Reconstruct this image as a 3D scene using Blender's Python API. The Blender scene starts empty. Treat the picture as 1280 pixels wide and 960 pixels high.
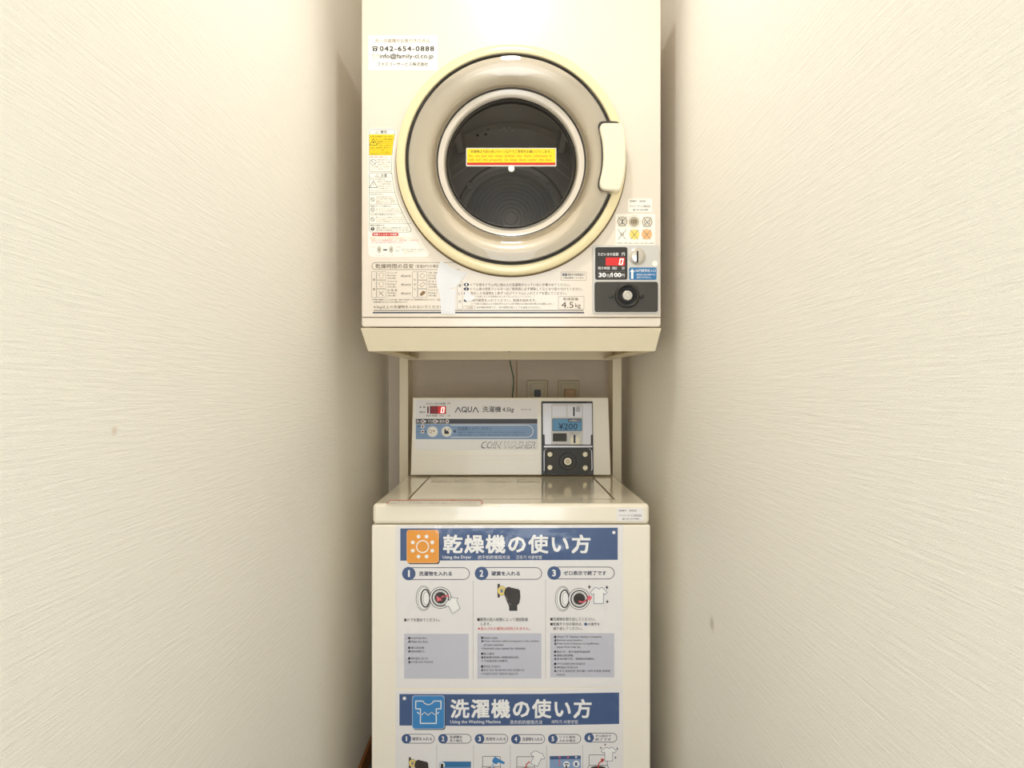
import bpy, bmesh, math, random
from mathutils import Vector, Matrix
from mathutils.geometry import tessellate_polygon
random.seed(7)
scene = bpy.context.scene
COL = scene.collection
PI = math.pi
CH = 0.91                      # eye height
F = 800.0                      # focal length in pixels (1280 wide frame)
VX, VY = 638.0, 490.0          # vanishing point of the depth direction

# ------------------------------------------------------------------ camera
cam_d = bpy.data.cameras.new('camera'); cam = bpy.data.objects.new('camera', cam_d); COL.objects.link(cam)
cam.location = (0, 0, CH); cam.rotation_euler = (PI/2, 0, 0)
cam_d.sensor_width = 36; cam_d.lens = 36*F/1280
cam_d.shift_x = (640-VX)/1280; cam_d.shift_y = (VY-480)/1280
cam_d.clip_start = 0.01
scene.camera = cam

# ------------------------------------------------------------------ world, lights, exposure
w = bpy.data.worlds.new('world'); scene.world = w; w.use_nodes = True
bg = w.node_tree.nodes['Background']; bg.inputs[0].default_value = (0.95, 0.97, 1.0, 1); bg.inputs[1].default_value = 1.0
def area(name, loc, rot, sx, sy, power, colr, shape='RECTANGLE'):
    d = bpy.data.lights.new(name, 'AREA'); d.shape = shape; d.size = sx; d.size_y = sy
    d.energy = power; d.color = colr
    o = bpy.data.objects.new(name, d); o.location = loc; o.rotation_euler = rot; COL.objects.link(o); return o
LAMP = (0.0, 0.78, CH+0.98)
area('closet_lamp_light', LAMP, (0, 0, 0), .07, .07, 2.7, (1, .95, .89), 'DISK')
area('rear_fill', (0, -1.28, .88), (PI/2, 0, 0), .62, 1.5, 12.8, (.88, .94, 1))  # added fill at the open corridor end, standing in for room light
scene.cycles.max_bounces = 16; scene.cycles.diffuse_bounces = 12
vs = scene.view_settings
vs.view_transform = 'Standard'; vs.look = 'None'; vs.exposure = 0.0; vs.gamma = 1.0; vs.use_curve_mapping = False

# ------------------------------------------------------------------ materials
def s2l(c):
    return tuple(((x/255)/12.92 if x/255 <= .04045 else ((x/255+.055)/1.055)**2.4) for x in c)
def mat(name, rgb, rough=.5, metal=0, coat=0, spec=.5, emit=None, es=0, bump=None, coat_rough=.05):
    m = bpy.data.materials.new(name); m.use_nodes = True
    nt = m.node_tree; p = nt.nodes['Principled BSDF']
    p.inputs['Base Color'].default_value = (*s2l(rgb), 1)
    p.inputs['Roughness'].default_value = rough; p.inputs['Metallic'].default_value = metal
    p.inputs['Coat Weight'].default_value = coat; p.inputs['Coat Roughness'].default_value = coat_rough
    p.inputs['Specular IOR Level'].default_value = spec
    if emit: p.inputs['Emission Color'].default_value = (*s2l(emit), 1); p.inputs['Emission Strength'].default_value = es
    if bump:
        sc, st, dist = bump
        tc = nt.nodes.new('ShaderNodeTexCoord'); n = nt.nodes.new('ShaderNodeTexNoise'); b = nt.nodes.new('ShaderNodeBump')
        n.inputs['Scale'].default_value = sc; b.inputs['Strength'].default_value = st; b.inputs['Distance'].default_value = dist
        nt.links.new(tc.outputs['Object'], n.inputs['Vector']); nt.links.new(n.outputs[0], b.inputs['Height'])
        nt.links.new(b.outputs[0], p.inputs['Normal'])
    return m
def clear_film(name, tint=(1, 1, 1), ior=1.45, rough=.06, haze=0.0, bump=None):
    """thin clear sheet: see-through with a surface reflection"""
    m = bpy.data.materials.new(name); m.use_nodes = True; nt = m.node_tree; nt.nodes.clear(); L = nt.links.new
    out = nt.nodes.new('ShaderNodeOutputMaterial'); tr = nt.nodes.new('ShaderNodeBsdfTransparent'); tr.inputs[0].default_value = (*tint, 1)
    gl = nt.nodes.new('ShaderNodeBsdfGlossy'); gl.inputs['Roughness'].default_value = rough
    fr = nt.nodes.new('ShaderNodeFresnel'); fr.inputs[0].default_value = ior
    mx = nt.nodes.new('ShaderNodeMixShader'); L(fr.outputs[0], mx.inputs[0]); 
    src = tr.outputs[0]
    if haze:
        df = nt.nodes.new('ShaderNodeBsdfDiffuse'); df.inputs[0].default_value = (.95, .96, 1, 1)
        m2 = nt.nodes.new('ShaderNodeMixShader'); m2.inputs[0].default_value = haze; L(src, m2.inputs[1]); L(df.outputs[0], m2.inputs[2]); src = m2.outputs[0]
    L(src, mx.inputs[1]); L(gl.outputs[0], mx.inputs[2])
    if bump:
        tc = nt.nodes.new('ShaderNodeTexCoord'); n = nt.nodes.new('ShaderNodeTexNoise'); b = nt.nodes.new('ShaderNodeBump')
        n.inputs['Scale'].default_value = bump[0]; n.inputs['Detail'].default_value = 3; b.inputs['Strength'].default_value = bump[1]; b.inputs['Distance'].default_value = bump[2]
        L(tc.outputs['Object'], n.inputs['Vector']); L(n.outputs[0], b.inputs['Height']); L(b.outputs[0], gl.inputs['Normal'])
    L(mx.outputs[0], out.inputs[0]); return m

def wallpaper(name, rgb, stains=()):
    m = bpy.data.materials.new(name); m.use_nodes = True; nt = m.node_tree; L = nt.links.new
    p = nt.nodes['Principled BSDF']; p.inputs['Roughness'].default_value = .75; p.inputs['Specular IOR Level'].default_value = .25
    tc = nt.nodes.new('ShaderNodeTexCoord')
    mp = nt.nodes.new('ShaderNodeMapping'); mp.inputs['Scale'].default_value = (17, 17, 300)
    L(tc.outputs['Object'], mp.inputs['Vector'])
    n1 = nt.nodes.new('ShaderNodeTexNoise'); n1.inputs['Scale'].default_value = 1; n1.inputs['Detail'].default_value = 3; n1.inputs['Roughness'].default_value = .6
    L(mp.outputs[0], n1.inputs['Vector'])
    n2 = nt.nodes.new('ShaderNodeTexNoise'); n2.inputs['Scale'].default_value = 700; n2.inputs['Detail'].default_value = 2
    L(tc.outputs['Object'], n2.inputs['Vector'])
    ad = nt.nodes.new('ShaderNodeMath'); ad.operation = 'MULTIPLY_ADD'; ad.inputs[1].default_value = .45
    L(n2.outputs[0], ad.inputs[0]); L(n1.outputs[0], ad.inputs[2])
    b = nt.nodes.new('ShaderNodeBump'); b.inputs['Strength'].default_value = 1.0; b.inputs['Distance'].default_value = .0009
    L(ad.outputs[0], b.inputs['Height']); L(b.outputs[0], p.inputs['Normal'])
    base = nt.nodes.new('ShaderNodeRGB'); base.outputs[0].default_value = (*s2l(rgb), 1); cur = base.outputs[0]
    for (loc, rad, colr, amt) in stains:
        d = nt.nodes.new('ShaderNodeVectorMath'); d.operation = 'DISTANCE'; d.inputs[1].default_value = loc
        L(tc.outputs['Object'], d.inputs[0])
        nn = nt.nodes.new('ShaderNodeTexNoise'); nn.inputs['Scale'].default_value = 1.2/rad; L(tc.outputs['Object'], nn.inputs['Vector'])
        a2 = nt.nodes.new('ShaderNodeMath'); a2.operation = 'MULTIPLY_ADD'; a2.inputs[1].default_value = rad*1.2; L(nn.outputs[0], a2.inputs[0]); L(d.outputs['Value'], a2.inputs[2])
        mr = nt.nodes.new('ShaderNodeMapRange'); mr.inputs[1].default_value = rad*.6; mr.inputs[2].default_value = rad*1.6; mr.inputs[3].default_value = amt; mr.inputs[4].default_value = 0
        L(a2.outputs[0], mr.inputs[0])
        mx = nt.nodes.new('ShaderNodeMix'); mx.data_type = 'RGBA'; L(mr.outputs[0], mx.inputs[0]); L(cur, mx.inputs[6]); mx.inputs[7].default_value = (*s2l(colr), 1)
        cur = mx.outputs[2]
    L(cur, p.inputs['Base Color']); return m

WL, WR, YB, YF = -.3515, .3210, 1.85, -1.3
def on_wall(px, py, X):
    D = X*F/(px-VX); return (X, D, CH-(py-VY)*D/F)
M = {}
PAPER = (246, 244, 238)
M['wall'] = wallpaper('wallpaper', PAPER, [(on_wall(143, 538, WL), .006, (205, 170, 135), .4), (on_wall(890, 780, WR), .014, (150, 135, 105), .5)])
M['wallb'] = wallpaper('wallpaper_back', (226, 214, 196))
M['ceil'] = mat('ceiling_paint', (240, 234, 220), .9)
M['floor'] = mat('dark_floor', (112, 104, 94), .5, bump=(60, .2, .002))
M['wood'] = mat('brown_wood', (150, 92, 40), .4, bump=(40, .3, .002))
M['cream'] = mat('cream_enamel', (232, 222, 209), .28, coat=.4)
M['creamd'] = mat('cream_ring_plastic', (240, 232, 208), .22, coat=.4)
M['ringm'] = mat('door_ring_plastic', (238, 224, 180), .22, coat=.4)
M['wash'] = mat('washer_cream', (247, 241, 227), .3, coat=.3)
M['lidm'] = mat('washer_lid_gloss', (246, 239, 221), .14, coat=.6)
M['stand'] = mat('stand_enamel', (232, 221, 194), .35)
M['gasket'] = mat('dark_gasket', (50, 45, 40), .5)
M['gap'] = mat('shadow_gap', (108, 86, 42), .6)
M['beige'] = mat('beige_bowl', (228, 217, 197), .3, coat=.7)
M['beige2'] = mat('beige_bowl_inner', (218, 209, 195), .25, coat=.7)
M['steel'] = mat('drum_steel', (182, 174, 163), .38, metal=.6, bump=(90, .15, .001))
M['steel2'] = mat('drum_steel_dark', (150, 143, 132), .42, metal=.5)
M['chrome'] = mat('chrome', (200, 197, 190), .22, metal=1)
M['satin'] = mat('satin_metal', (214, 210, 202), .3, metal=.7)
M['silver'] = mat('silver_plastic', (208, 206, 202), .35, coat=.2)
M['silverw'] = mat('bright_silver_plastic', (228, 230, 240), .25, coat=.5)
M['black'] = mat('black_plastic', (40, 38, 35), .4)
M['blackp'] = mat('black_plate', (58, 55, 48), .5, bump=(900, .15, .0006))
M['bolt'] = mat('nickel_bolt', (190, 180, 155), .42, metal=.8)
M['glass'] = clear_film('window_glass', (.93, .93, .93), 1.32, .02)
M['cover'] = clear_film('clear_cover', (.97, .96, .94), 1.5, .03)
M['film'] = clear_film('laminate_film', (1, 1, 1), 1.5, .08, bump=(9, .8, .006))
M['haze'] = clear_film('glare_patch', (1, 1, 1), 1.5, .3, haze=.8)  # milky white sheet, glare put into its colour
def ink(name, rgb, rough=.45): M[name] = mat('ink_'+name, rgb, rough, spec=.3)
ink('white', (250, 250, 250)); ink('paper', (242, 240, 241)); ink('stick', (250, 247, 238)); ink('navy', (72, 97, 143)); ink('navyd', (40, 48, 80)); ink('txt', (52, 50, 52))
ink('brown', (82, 66, 42)); ink('tan', (138, 112, 78)); ink('grayl', (142, 138, 130)); ink('red', (205, 55, 40)); ink('pink', (238, 110, 125)); ink('orange', (245, 165, 60)); ink('ochre', (214, 120, 30))
ink('yellow', (250, 215, 40)); ink('blue', (62, 140, 205)); ink('blue2', (140, 168, 206)); ink('lav', (206, 207, 220)); ink('dgray', (84, 84, 94)); ink('coin', (172, 160, 135)); ink('peach', (245, 190, 140))
ink('lyel', (246, 222, 130)); ink('steelblue', (106, 160, 200)); ink('slot', (12, 12, 14)); ink('fistk', (62, 57, 54)); ink('outline', (80, 92, 125)); ink('cyan', (52, 120, 175)); ink('dred', (110, 20, 28)); ink('palebl', (185, 205, 230))
M['led'] = mat('led_window', (190, 30, 30), .3, emit=(220, 30, 30), es=.35)
M['ledd'] = mat('led_window_dark', (120, 30, 45), .3)
M['leddig'] = mat('led_digit', (255, 200, 180), .3, emit=(255, 215, 200), es=1.6)
M['lampd'] = mat('lamp_diffuser', (255, 250, 240), .5, emit=(255, 240, 215), es=6)
M['green'] = mat('green_wire', (22, 88, 48), .4)
M['outlet'] = mat('outlet_plastic', (198, 186, 152), .4)
M['plug'] = mat('plug_beige', (200, 165, 125), .5)

# ------------------------------------------------------------------ helpers
def tag(o, label=None, cat=None, group=None, kind=None):
    if label: o['label'] = label
    if cat: o['category'] = cat
    if group: o['group'] = group
    if kind: o['kind'] = kind
    return o
def link(name, me, m, parent=None, smooth=False):
    o = bpy.data.objects.new(name, me); COL.objects.link(o)
    if m is not None: me.materials.append(M[m] if isinstance(m, str) else m)
    if parent is not None: o.parent = parent; o.matrix_parent_inverse = Matrix.Translation(-world_loc(parent))
    if smooth:
        for p in me.polygons: p.use_smooth = True
    return o
def world_loc(o):
    v = Vector((0, 0, 0)); 
    while o is not None:
        v += o.location + (o.matrix_parent_inverse.translation if o.parent else Vector((0, 0, 0))); o = o.parent
    return v
def empty(name, loc, label, cat, group=None):
    o = bpy.data.objects.new(name, None); o.location = loc; o.empty_display_size = .1; COL.objects.link(o); tag(o, label, cat, group); return o
def pyd(name, vs_, fs, m, parent=None, smooth=False):
    me = bpy.data.meshes.new(name); me.from_pydata([tuple(v) for v in vs_], [], fs); me.update(); return link(name, me, m, parent, smooth)
def box(name, a, b, m, parent=None, bev=0, seg=2):
    bm = bmesh.new(); bmesh.ops.create_cube(bm, size=1)
    for v in bm.verts:
        v.co = Vector([(a[i]+b[i])/2 + v.co[i]*(b[i]-a[i]) for i in range(3)])
    if bev: bmesh.ops.bevel(bm, geom=bm.edges[:], offset=bev, segments=seg, profile=.5, affect='EDGES')
    me = bpy.data.meshes.new(name); bm.to_mesh(me); bm.free()
    o = link(name, me, m, parent)
    if bev:
        for p in me.polygons: p.use_smooth = True
        auto_smooth(me); wn(o)
    return o
def wn(o):
    md = o.modifiers.new('n', 'WEIGHTED_NORMAL'); md.keep_sharp = True; md.weight = 90
def auto_smooth(me, ang=.6):
    bm = bmesh.new(); bm.from_mesh(me)
    for f in bm.faces: f.smooth = True
    for e in bm.edges: e.smooth = not (len(e.link_faces) == 2 and e.calc_face_angle(0) > ang)
    bm.to_mesh(me); bm.free()
def lathe(name, prof, cx, cz, m, parent=None, n=96, a0=0, a1=2*PI, closed=False):
    """profile (radius, y) turned about the depth axis through (cx, cz)"""
    full = abs(a1-a0-2*PI) < 1e-6; k = n if full else n+1
    V = []; Fc = []
    for (r, y) in prof:
        for i in range(k):
            a = a0+(a1-a0)*i/n; V.append((cx+r*math.cos(a), y, cz+r*math.sin(a)))
    P = len(prof)
    for j in range(P if closed else P-1):
        j2 = (j+1) % P
        for i in range(n):
            i2 = (i+1) % k if full else i+1
            Fc.append((j*k+i, j*k+i2, j2*k+i2, j2*k+i))
    me = bpy.data.meshes.new(name); me.from_pydata(V, [], Fc)
    bm = bmesh.new(); bm.from_mesh(me); bmesh.ops.remove_doubles(bm, verts=bm.verts, dist=1e-6); bmesh.ops.recalc_face_normals(bm, faces=bm.faces); bm.to_mesh(me); bm.free()
    o = link(name, me, m, parent); auto_smooth(me, .5); return o

class Plane:
    def __init__(s, p0, n): s.p = Vector(p0); s.n = Vector(n).normalized()
    def at(s, px, py, lift=0):
        C = Vector((0, 0, CH)); d = Vector(((px-VX)/F, 1, -(py-VY)/F))
        return C + d*(s.n.dot(s.p-C)/s.n.dot(d)) + s.n*lift
def front(D): return Plane((0, D, 0), (0, -1, 0))

def rr(x0, y0, x1, y1, r, n=5):
    """rounded rectangle outline; r may be one radius or four (tl, tr, br, bl)"""
    if not isinstance(r, (tuple, list)): r = (r,)*4
    P = []
    for (cx, cy, rad, a) in ((x0+r[0], y0+r[0], r[0], PI), (x1-r[1], y0+r[1], r[1], 1.5*PI), (x1-r[2], y1-r[2], r[2], 0), (x0+r[3], y1-r[3], r[3], .5*PI)):
        if rad <= 0: P.append((cx, cy)); continue
        for i in range(n+1):
            t = a+i/n*PI/2; P.append((cx+rad*math.cos(t), cy+rad*math.sin(t)))
    return P
def circ(cx, cy, r, n=28, ry=None):
    ry = ry or r
    return [(cx+r*math.cos(2*PI*i/n), cy+ry*math.sin(2*PI*i/n)) for i in range(n)]

def solid(name, pts, l0, l1, plane, m, parent=None, bev=0, seg=2, hole=None):
    """prism standing on a plane between two lifts; outline given in pixels; bevelled front edge"""
    bm = bmesh.new()
    loops = [pts]+([hole] if hole else [])
    bot = [[bm.verts.new(plane.at(x, y, l0)) for x, y in lp] for lp in loops]
    top = [[bm.verts.new(plane.at(x, y, l1)) for x, y in lp] for lp in loops]
    # the front outline is carried straight out along the normal
    for bl, tl in zip(bot, top):
        for b_, t_ in zip(bl, tl): b_.co = t_.co - plane.n*(l1-l0)
    tris = tessellate_polygon([[Vector((x, y, 0)) for x, y in lp] for lp in loops])
    flat = [v for lp in top for v in lp]
    if hole:
        for t in tris:
            try: bm.faces.new([flat[i] for i in t])
            except ValueError: pass
    else:
        bm.faces.new(top[0])
    side = []
    for bl, tl in zip(bot, top):
        n = len(tl)
        for i in range(n): bm.faces.new((tl[i], tl[(i+1) % n], bl[(i+1) % n], bl[i]))
        side.append({(tl[i], tl[(i+1) % n]) for i in range(n)})
    bmesh.ops.recalc_face_normals(bm, faces=bm.faces)
    if bev:
        es = []
        for s_ in side:
            for a, b in s_:
                e = bm.edges.get((a, b)); 
                if e: es.append(e)
        bmesh.ops.bevel(bm, geom=es, offset=bev, segments=seg, profile=.5, affect='EDGES')
    me = bpy.data.meshes.new(name); bm.to_mesh(me); bm.free()
    o = link(name, me, m, parent); auto_smooth(me, .7)
    if bev: wn(o)
    return o

_cache = {}
def glyphs(s, shear=0, space=1):
    k = (s, shear, space)
    if k not in _cache:
        c = bpy.data.curves.new('t', 'FONT'); c.body = s; c.resolution_u = 2; c.shear = shear; c.space_character = space
        o = bpy.data.objects.new('t', c); me = o.to_mesh()
        V = [(v.co.x, v.co.y) for v in me.vertices]; Fs = [tuple(p.vertices) for p in me.polygons]
        o.to_mesh_clear(); bpy.data.objects.remove(o); bpy.data.curves.remove(c)
        _cache[k] = (V, Fs)
    return _cache[k]

class Ink:
    """flat print collected in pixels on one plane, one mesh per name and colour"""
    def __init__(s, plane, parent, lift): s.pl, s.par, s.l, s.b = plane, parent, lift, {}
    def _g(s, name, m): return s.b.setdefault((name, m), ([], []))
    def raw(s, V, Fs, m, dl=0, name='printed_marks'):
        v, f = s._g(name, m); o = len(v)
        for (x, y) in V: v.append(s.pl.at(x, y, s.l+dl))
        for q in Fs: f.append(tuple(i+o for i in q))
    def poly(s, P, m, dl=0, name='printed_marks', hole=None):
        lp = [P]+([hole] if hole else [])
        t = tessellate_polygon([[Vector((x, y, 0)) for x, y in l] for l in lp]); s.raw([p for l in lp for p in l], t, m, dl, name)
    def rect(s, x0, y0, x1, y1, m, dl=0, name='printed_marks'): s.raw([(x0, y0), (x1, y0), (x1, y1), (x0, y1)], [(0, 1, 2, 3)], m, dl, name)
    def rr(s, x0, y0, x1, y1, r, m, dl=0, name='printed_marks'): s.poly(rr(x0, y0, x1, y1, r), m, dl, name)
    def circ(s, cx, cy, r, m, dl=0, ry=None, name='printed_marks'): s.raw(circ(cx, cy, r, 24, ry), [tuple(range(24))], m, dl, name)
    def ring(s, cx, cy, r, w_, m, dl=0, ry=None, name='printed_marks'):
        ry = ry or r; a = circ(cx, cy, r, 28, ry); b = circ(cx, cy, r-w_, 28, ry-w_)
        s.raw(a+b, [(i, (i+1) % 28, 28+(i+1) % 28, 28+i) for i in range(28)], m, dl, name)
    def line(s, P, w_, m, dl=0, closed=False, name='printed_marks'):
        n = len(P)
        for i in range(n if closed else n-1):
            a = Vector(P[i]); b = Vector(P[(i+1) % n]); d = b-a
            if d.length < 1e-6: continue
            d.normalize(); q = Vector((-d.y, d.x))*w_/2; a = a-d*w_*.35; b = b+d*w_*.35
            s.raw([tuple(a+q), tuple(b+q), tuple(b-q), tuple(a-q)], [(0, 1, 2, 3)], m, dl, name)
    def box(s, x0, y0, x1, y1, r, w_, m, dl=0): s.line(rr(x0, y0, x1, y1, r, 4), w_, m, dl, True)
    def dots(s, x, y0, y1, step, r, m, dl=0):
        y = y0
        while y < y1: s.rect(x-r, y-r, x+r, y+r, m, dl); y += step
    def text(s, t, x0, y0, x1, y1, m, bold=0, dl=.00012, shear=0, space=1, name='lettering'):
        V, Fs = glyphs(t, shear, space)
        if not V: return
        ax = min(v[0] for v in V); bx = max(v[0] for v in V); ay = min(v[1] for v in V); by = max(v[1] for v in V)
        sx = (x1-x0)/max(bx-ax, 1e-6); sy = (y1-y0)/max(by-ay, 1e-6)
        b = bold*.7*sx; px0, px1, py0, py1 = x0+b, x1-b, y0+b, y1-b; sx = (px1-px0)/max(bx-ax, 1e-6); sy = (py1-py0)/max(by-ay, 1e-6)
        big = b > .25
        sh = [(0, 0)] if b == 0 else ([(-b, -b), (b, -b), (-b, b), (b, b)]+([(0, 0), (-b, 0), (b, 0), (0, b), (0, -b)] if big else []) if y1-y0 > 5 else [(-b, 0), (b, 0)])
        for q, (ox, oy) in enumerate(sh): s.raw([(px0+ox+(v[0]-ax)*sx, py1+oy-(v[1]-ay)*sy) for v in V], Fs, m, dl+q*1e-6, name)
    def flush(s):
        for (name, m), (v, f) in s.b.items():
            o = pyd(name.split('#')[0], v, f, m, s.par)
            if '#' not in name: o['kind'] = 'stuff'
        s.b = {}

def tube(name, pts, r, m, parent=None, n=8):
    c = bpy.data.curves.new(name, 'CURVE'); c.dimensions = '3D'; c.bevel_depth = r; c.bevel_resolution = 2
    sp = c.splines.new('NURBS'); sp.points.add(len(pts)-1); sp.use_endpoint_u = True; sp.order_u = 3
    for p, q in zip(sp.points, pts): p.co = (*q, 1)
    t = bpy.data.objects.new('t', c); me0 = t.to_mesh(); me = me0.copy(); t.to_mesh_clear(); bpy.data.objects.remove(t)
    me.name = name
    return link(name, me, m, parent, True)

# ------------------------------------------------------------------ the setting
def struct(o): o['kind'] = 'structure'; return o
T = .06; ZC = 2.0
struct(box('floor', (WL-T, YF, -T), (WR+T, YB+T, 0), 'floor'))
struct(box('ceiling', (WL-T, YF, ZC), (WR+T, YB+T, ZC+T), 'ceil'))
struct(box('wall_left', (WL-T, YF, 0), (WL, YB, ZC), 'wall'))
struct(box('wall_right', (WR, YF, 0), (WR+T, YB, ZC), 'wall'))
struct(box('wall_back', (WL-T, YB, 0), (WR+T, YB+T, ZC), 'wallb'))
BH = CH-.3515/.4065
struct(box('baseboard_left', (WL, YF, 0), (WL+.008, YB-.008, BH), 'wood', bev=.002))
struct(box('baseboard_right', (WR-.008, YF, 0), (WR, YB-.008, BH), 'wood', bev=.002))
struct(box('baseboard_back', (WL, YB-.008, 0), (WR, YB, BH), 'wood', bev=.002))

lamp = empty('ceiling_lamp', (LAMP[0], LAMP[1], ZC), 'small round white ceiling lamp above the front of the clothes dryer', 'lamp')
def zl(name, prof, cx, cy, m, parent):
    o = lathe(name, prof, 0, 0, m, None, 40)
    for v in o.data.vertices: v.co = Vector((v.co.x+cx, v.co.z+cy, v.co.y))
    o.data.update(); o.parent = parent; o.matrix_parent_inverse = Matrix.Translation(-world_loc(parent)); return o
zl('base', [(0, ZC), (.075, ZC), (.075, ZC-.02), (.06, ZC-.05), (.05, ZC-.09), (.045, ZC-.09), (.045, ZC-.07), (0, ZC-.07)], LAMP[0], LAMP[1], 'ceil', lamp)
zl('diffuser', [(0, ZC-.088), (.044, ZC-.088), (.044, ZC-.075), (0, ZC-.075)], LAMP[0], LAMP[1], 'lampd', lamp)

# ================================================================== CLOTHES DRYER
DD = 1.18; PD = front(DD)
def X(px, D): return (px-VX)*D/F
def Z(py, D): return CH-(py-VY)*D/F
xl, xr = X(452, DD), X(826, DD); zb, zt = Z(408.5, DD), CH+.758
dry = empty('clothes_dryer', (0, DD+.22, zb), 'cream coin clothes dryer with a big round glass door, standing on the stand tray', 'dryer')
AX, AZ = X(639, DD), CH+.4239
# body shell open at the front, so that the drum shows through the door
bm = bmesh.new()
a = (xl+.002, DD+.012, zb+.004); b = (xr-.002, DD+.46, zt)
bmesh.ops.create_cube(bm, size=1)
for v in bm.verts: v.co = Vector([(a[i]+b[i])/2+v.co[i]*(b[i]-a[i]) for i in range(3)])
fr = [f for f in bm.faces if f.normal.y < -.5]; bmesh.ops.delete(bm, geom=fr, context='FACES_ONLY')
me = bpy.data.meshes.new('body'); bm.to_mesh(me); bm.free()
body = link('body', me, 'cream', dry)
sm = body.modifiers.new('s', 'SOLIDIFY'); sm.thickness = .004; sm.offset = -1
# front panel with rounded bottom corners and the round opening
hole = circ(639, 490-.4239*F/DD, .150*F/DD, 96)
ztp = VY-(zt-CH)*F/DD
solid('front_panel', rr(452, ztp, 826, 396.4, (3, 3, 0, 0)), -.012, 0, PD, 'cream', dry, .002, 2, hole)
solid('front_skirt', rr(452, 397.2, 826, 408.4, (0, 0, 3.5, 3.5)), -.012, 0, PD, 'cream', dry, .0018, 2)
pyd('panel_gap', [PD.at(454, 395.5, -.006), PD.at(824, 395.5, -.006), PD.at(824, 398.5, -.006), PD.at(454, 398.5, -.006)], [(0, 1, 2, 3)], 'gap', dry)
# drum
drum = lathe('drum', [(.150, DD-.002), (.150, DD+.03), (.235, DD+.045), (.235, DD+.385), (.225, DD+.395), (.16, DD+.392), (0, DD+.392)], AX, AZ, 'steel', dry, 96)
yb = DD+.392
lathe('filter_cover', [(.136, yb), (.136, yb-.012), (.130, yb-.016), (.122, yb-.012), (.122, yb-.008), (.112, yb-.008), (.110, yb-.014), (.104, yb-.016), (0, yb-.016)], AX, AZ-.0, 'steel2', drum, 64)
fv = []
for k in range(9):
    r = .098-k*.010
    fv.append(lathe('filter_rib', [(r, yb-.016), (r-.001, yb-.0185), (r-.0035, yb-.0185), (r-.0045, yb-.016)], AX, AZ, 'steel2', drum, 48))
for sg in (-1, 1):
    for px_, dz in ((588 if sg < 0 else 687, 0),):
        x_ = X(px_, yb); z_ = Z(235, yb); box('filter_clip', (x_-.008, yb-.02, z_-.008), (x_+.008, yb, z_+.008), 'steel2', drum, .002)
for ang in (PI/2+.62, PI/2-.62, -PI/2):
    c_, s_ = math.cos(ang), math.sin(ang); P = []
    for (rr_, hw) in ((.236, .022), (.205, .012), (.198, .0)):
        pass
    prof = [(.236, -.024), (.204, -.012), (.198, 0), (.204, .012), (.236, .024)]
    V = []; Fc = []
    for y_ in (DD+.07, DD+.385):
        for (r_, o_) in prof: V.append((AX+c_*r_-s_*o_, y_, AZ+s_*r_+c_*o_))
    for i in range(4): Fc.append((i, i+1, i+6, i+5))
    Fc += [(0, 1, 2, 3, 4), (9, 8, 7, 6, 5)]
    pyd('lifter_fin', V, Fc, 'steel', drum)
PB = front(yb-.0008)
ik = Ink(PB, drum, 0)
for (x, y) in ((623, 143), (630, 147), (637, 146), (625, 150), (641, 142), (633, 139), (633, 151), (641, 150), (626, 138), (600, 150), (607, 155), (597, 156), (610, 148)):
    ik.circ(x, y+13, .9 if x > 615 else 1.6, 'satin' if x > 615 else 'black', name='perforation')  # pale discs stand in for light behind the drum holes
ik.line([(566, 222), (586, 207)], 1.1, 'satin', name='fold_line#0'); ik.line([(712, 224), (691, 207)], 1.1, 'satin', name='fold_line#1')
ik.line([(566, 210), (582, 199)], .7, 'satin', name='fold_line#2'); ik.line([(712, 212), (696, 199)], .7, 'satin', name='fold_line#3')
ik.flush()
for o in list(bpy.data.objects):
    if o.name.startswith('perforation'): o['kind'] = 'stuff'

# door: ring that stands proud of the panel
door = lathe('door', [(.2100, DD-.0005), (.2100, DD-.012), (.2092, DD-.0145), (.2055, DD-.0165), (.199, DD-.0172), (.1940, DD-.0168), (.1926, DD-.0150), (.1922, DD-.006)], AX, AZ, 'ringm', dry, 128)
lathe('door_gap', [(.2124, DD-.0004), (.2124, DD-.0024), (.2095, DD-.0024)], AX, AZ, 'gap', door, 128)
lathe('gasket', [(.1925, DD-.0142), (.1908, DD-.0146), (.1898, DD-.0150), (.1896, DD-.0195), (.1885, DD-.0200), (.1880, DD-.010)], AX, AZ, 'gasket', door, 128)
lathe('door_bowl', [(.1886, DD-.012), (.186, DD-.017), (.178, DD-.0165), (.165, DD-.012), (.155, DD-.009), (.150, DD-.004), (.1475, DD+.001), (.1440, DD-.002), (.140, DD-.0025), (.1375, DD+.001)], AX, AZ, 'beige', door, 128)
lathe('bowl_line', [(.1378, DD+.0005), (.1368, DD-.0005), (.1355, DD-.0003), (.135, DD+.003)], AX, AZ, 'gasket', door, 128)
lathe('bowl_throat', [(.1352, DD+.002), (.131, DD+.004), (.126, DD+.0045), (.1225, DD+.010)], AX, AZ, 'beige2', door, 128)
lathe('window_rim', [(.1235, DD+.009), (.1230, DD+.0062), (.1215, DD+.0055), (.1202, DD+.007), (.119, DD+.020)], AX, AZ, 'chrome', door, 128)
lathe('window_seal', [(.1190, DD+.008), (.1178, DD+.0065), (.1165, DD+.008), (.116, DD+.022)], AX, AZ, 'gasket', door, 128)
lathe('inner_frame', [(.1162, DD+.020), (.1156, DD+.022), (.1156, DD+.026), (.150, DD+.032)], AX, AZ, 'steel2', door, 96)
lathe('window_glass', [(.1172, DD+.0135), (.09, DD+.0125), (.05, DD+.0118), (0, DD+.0115)], AX, AZ, 'glass', door, 96)
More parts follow.
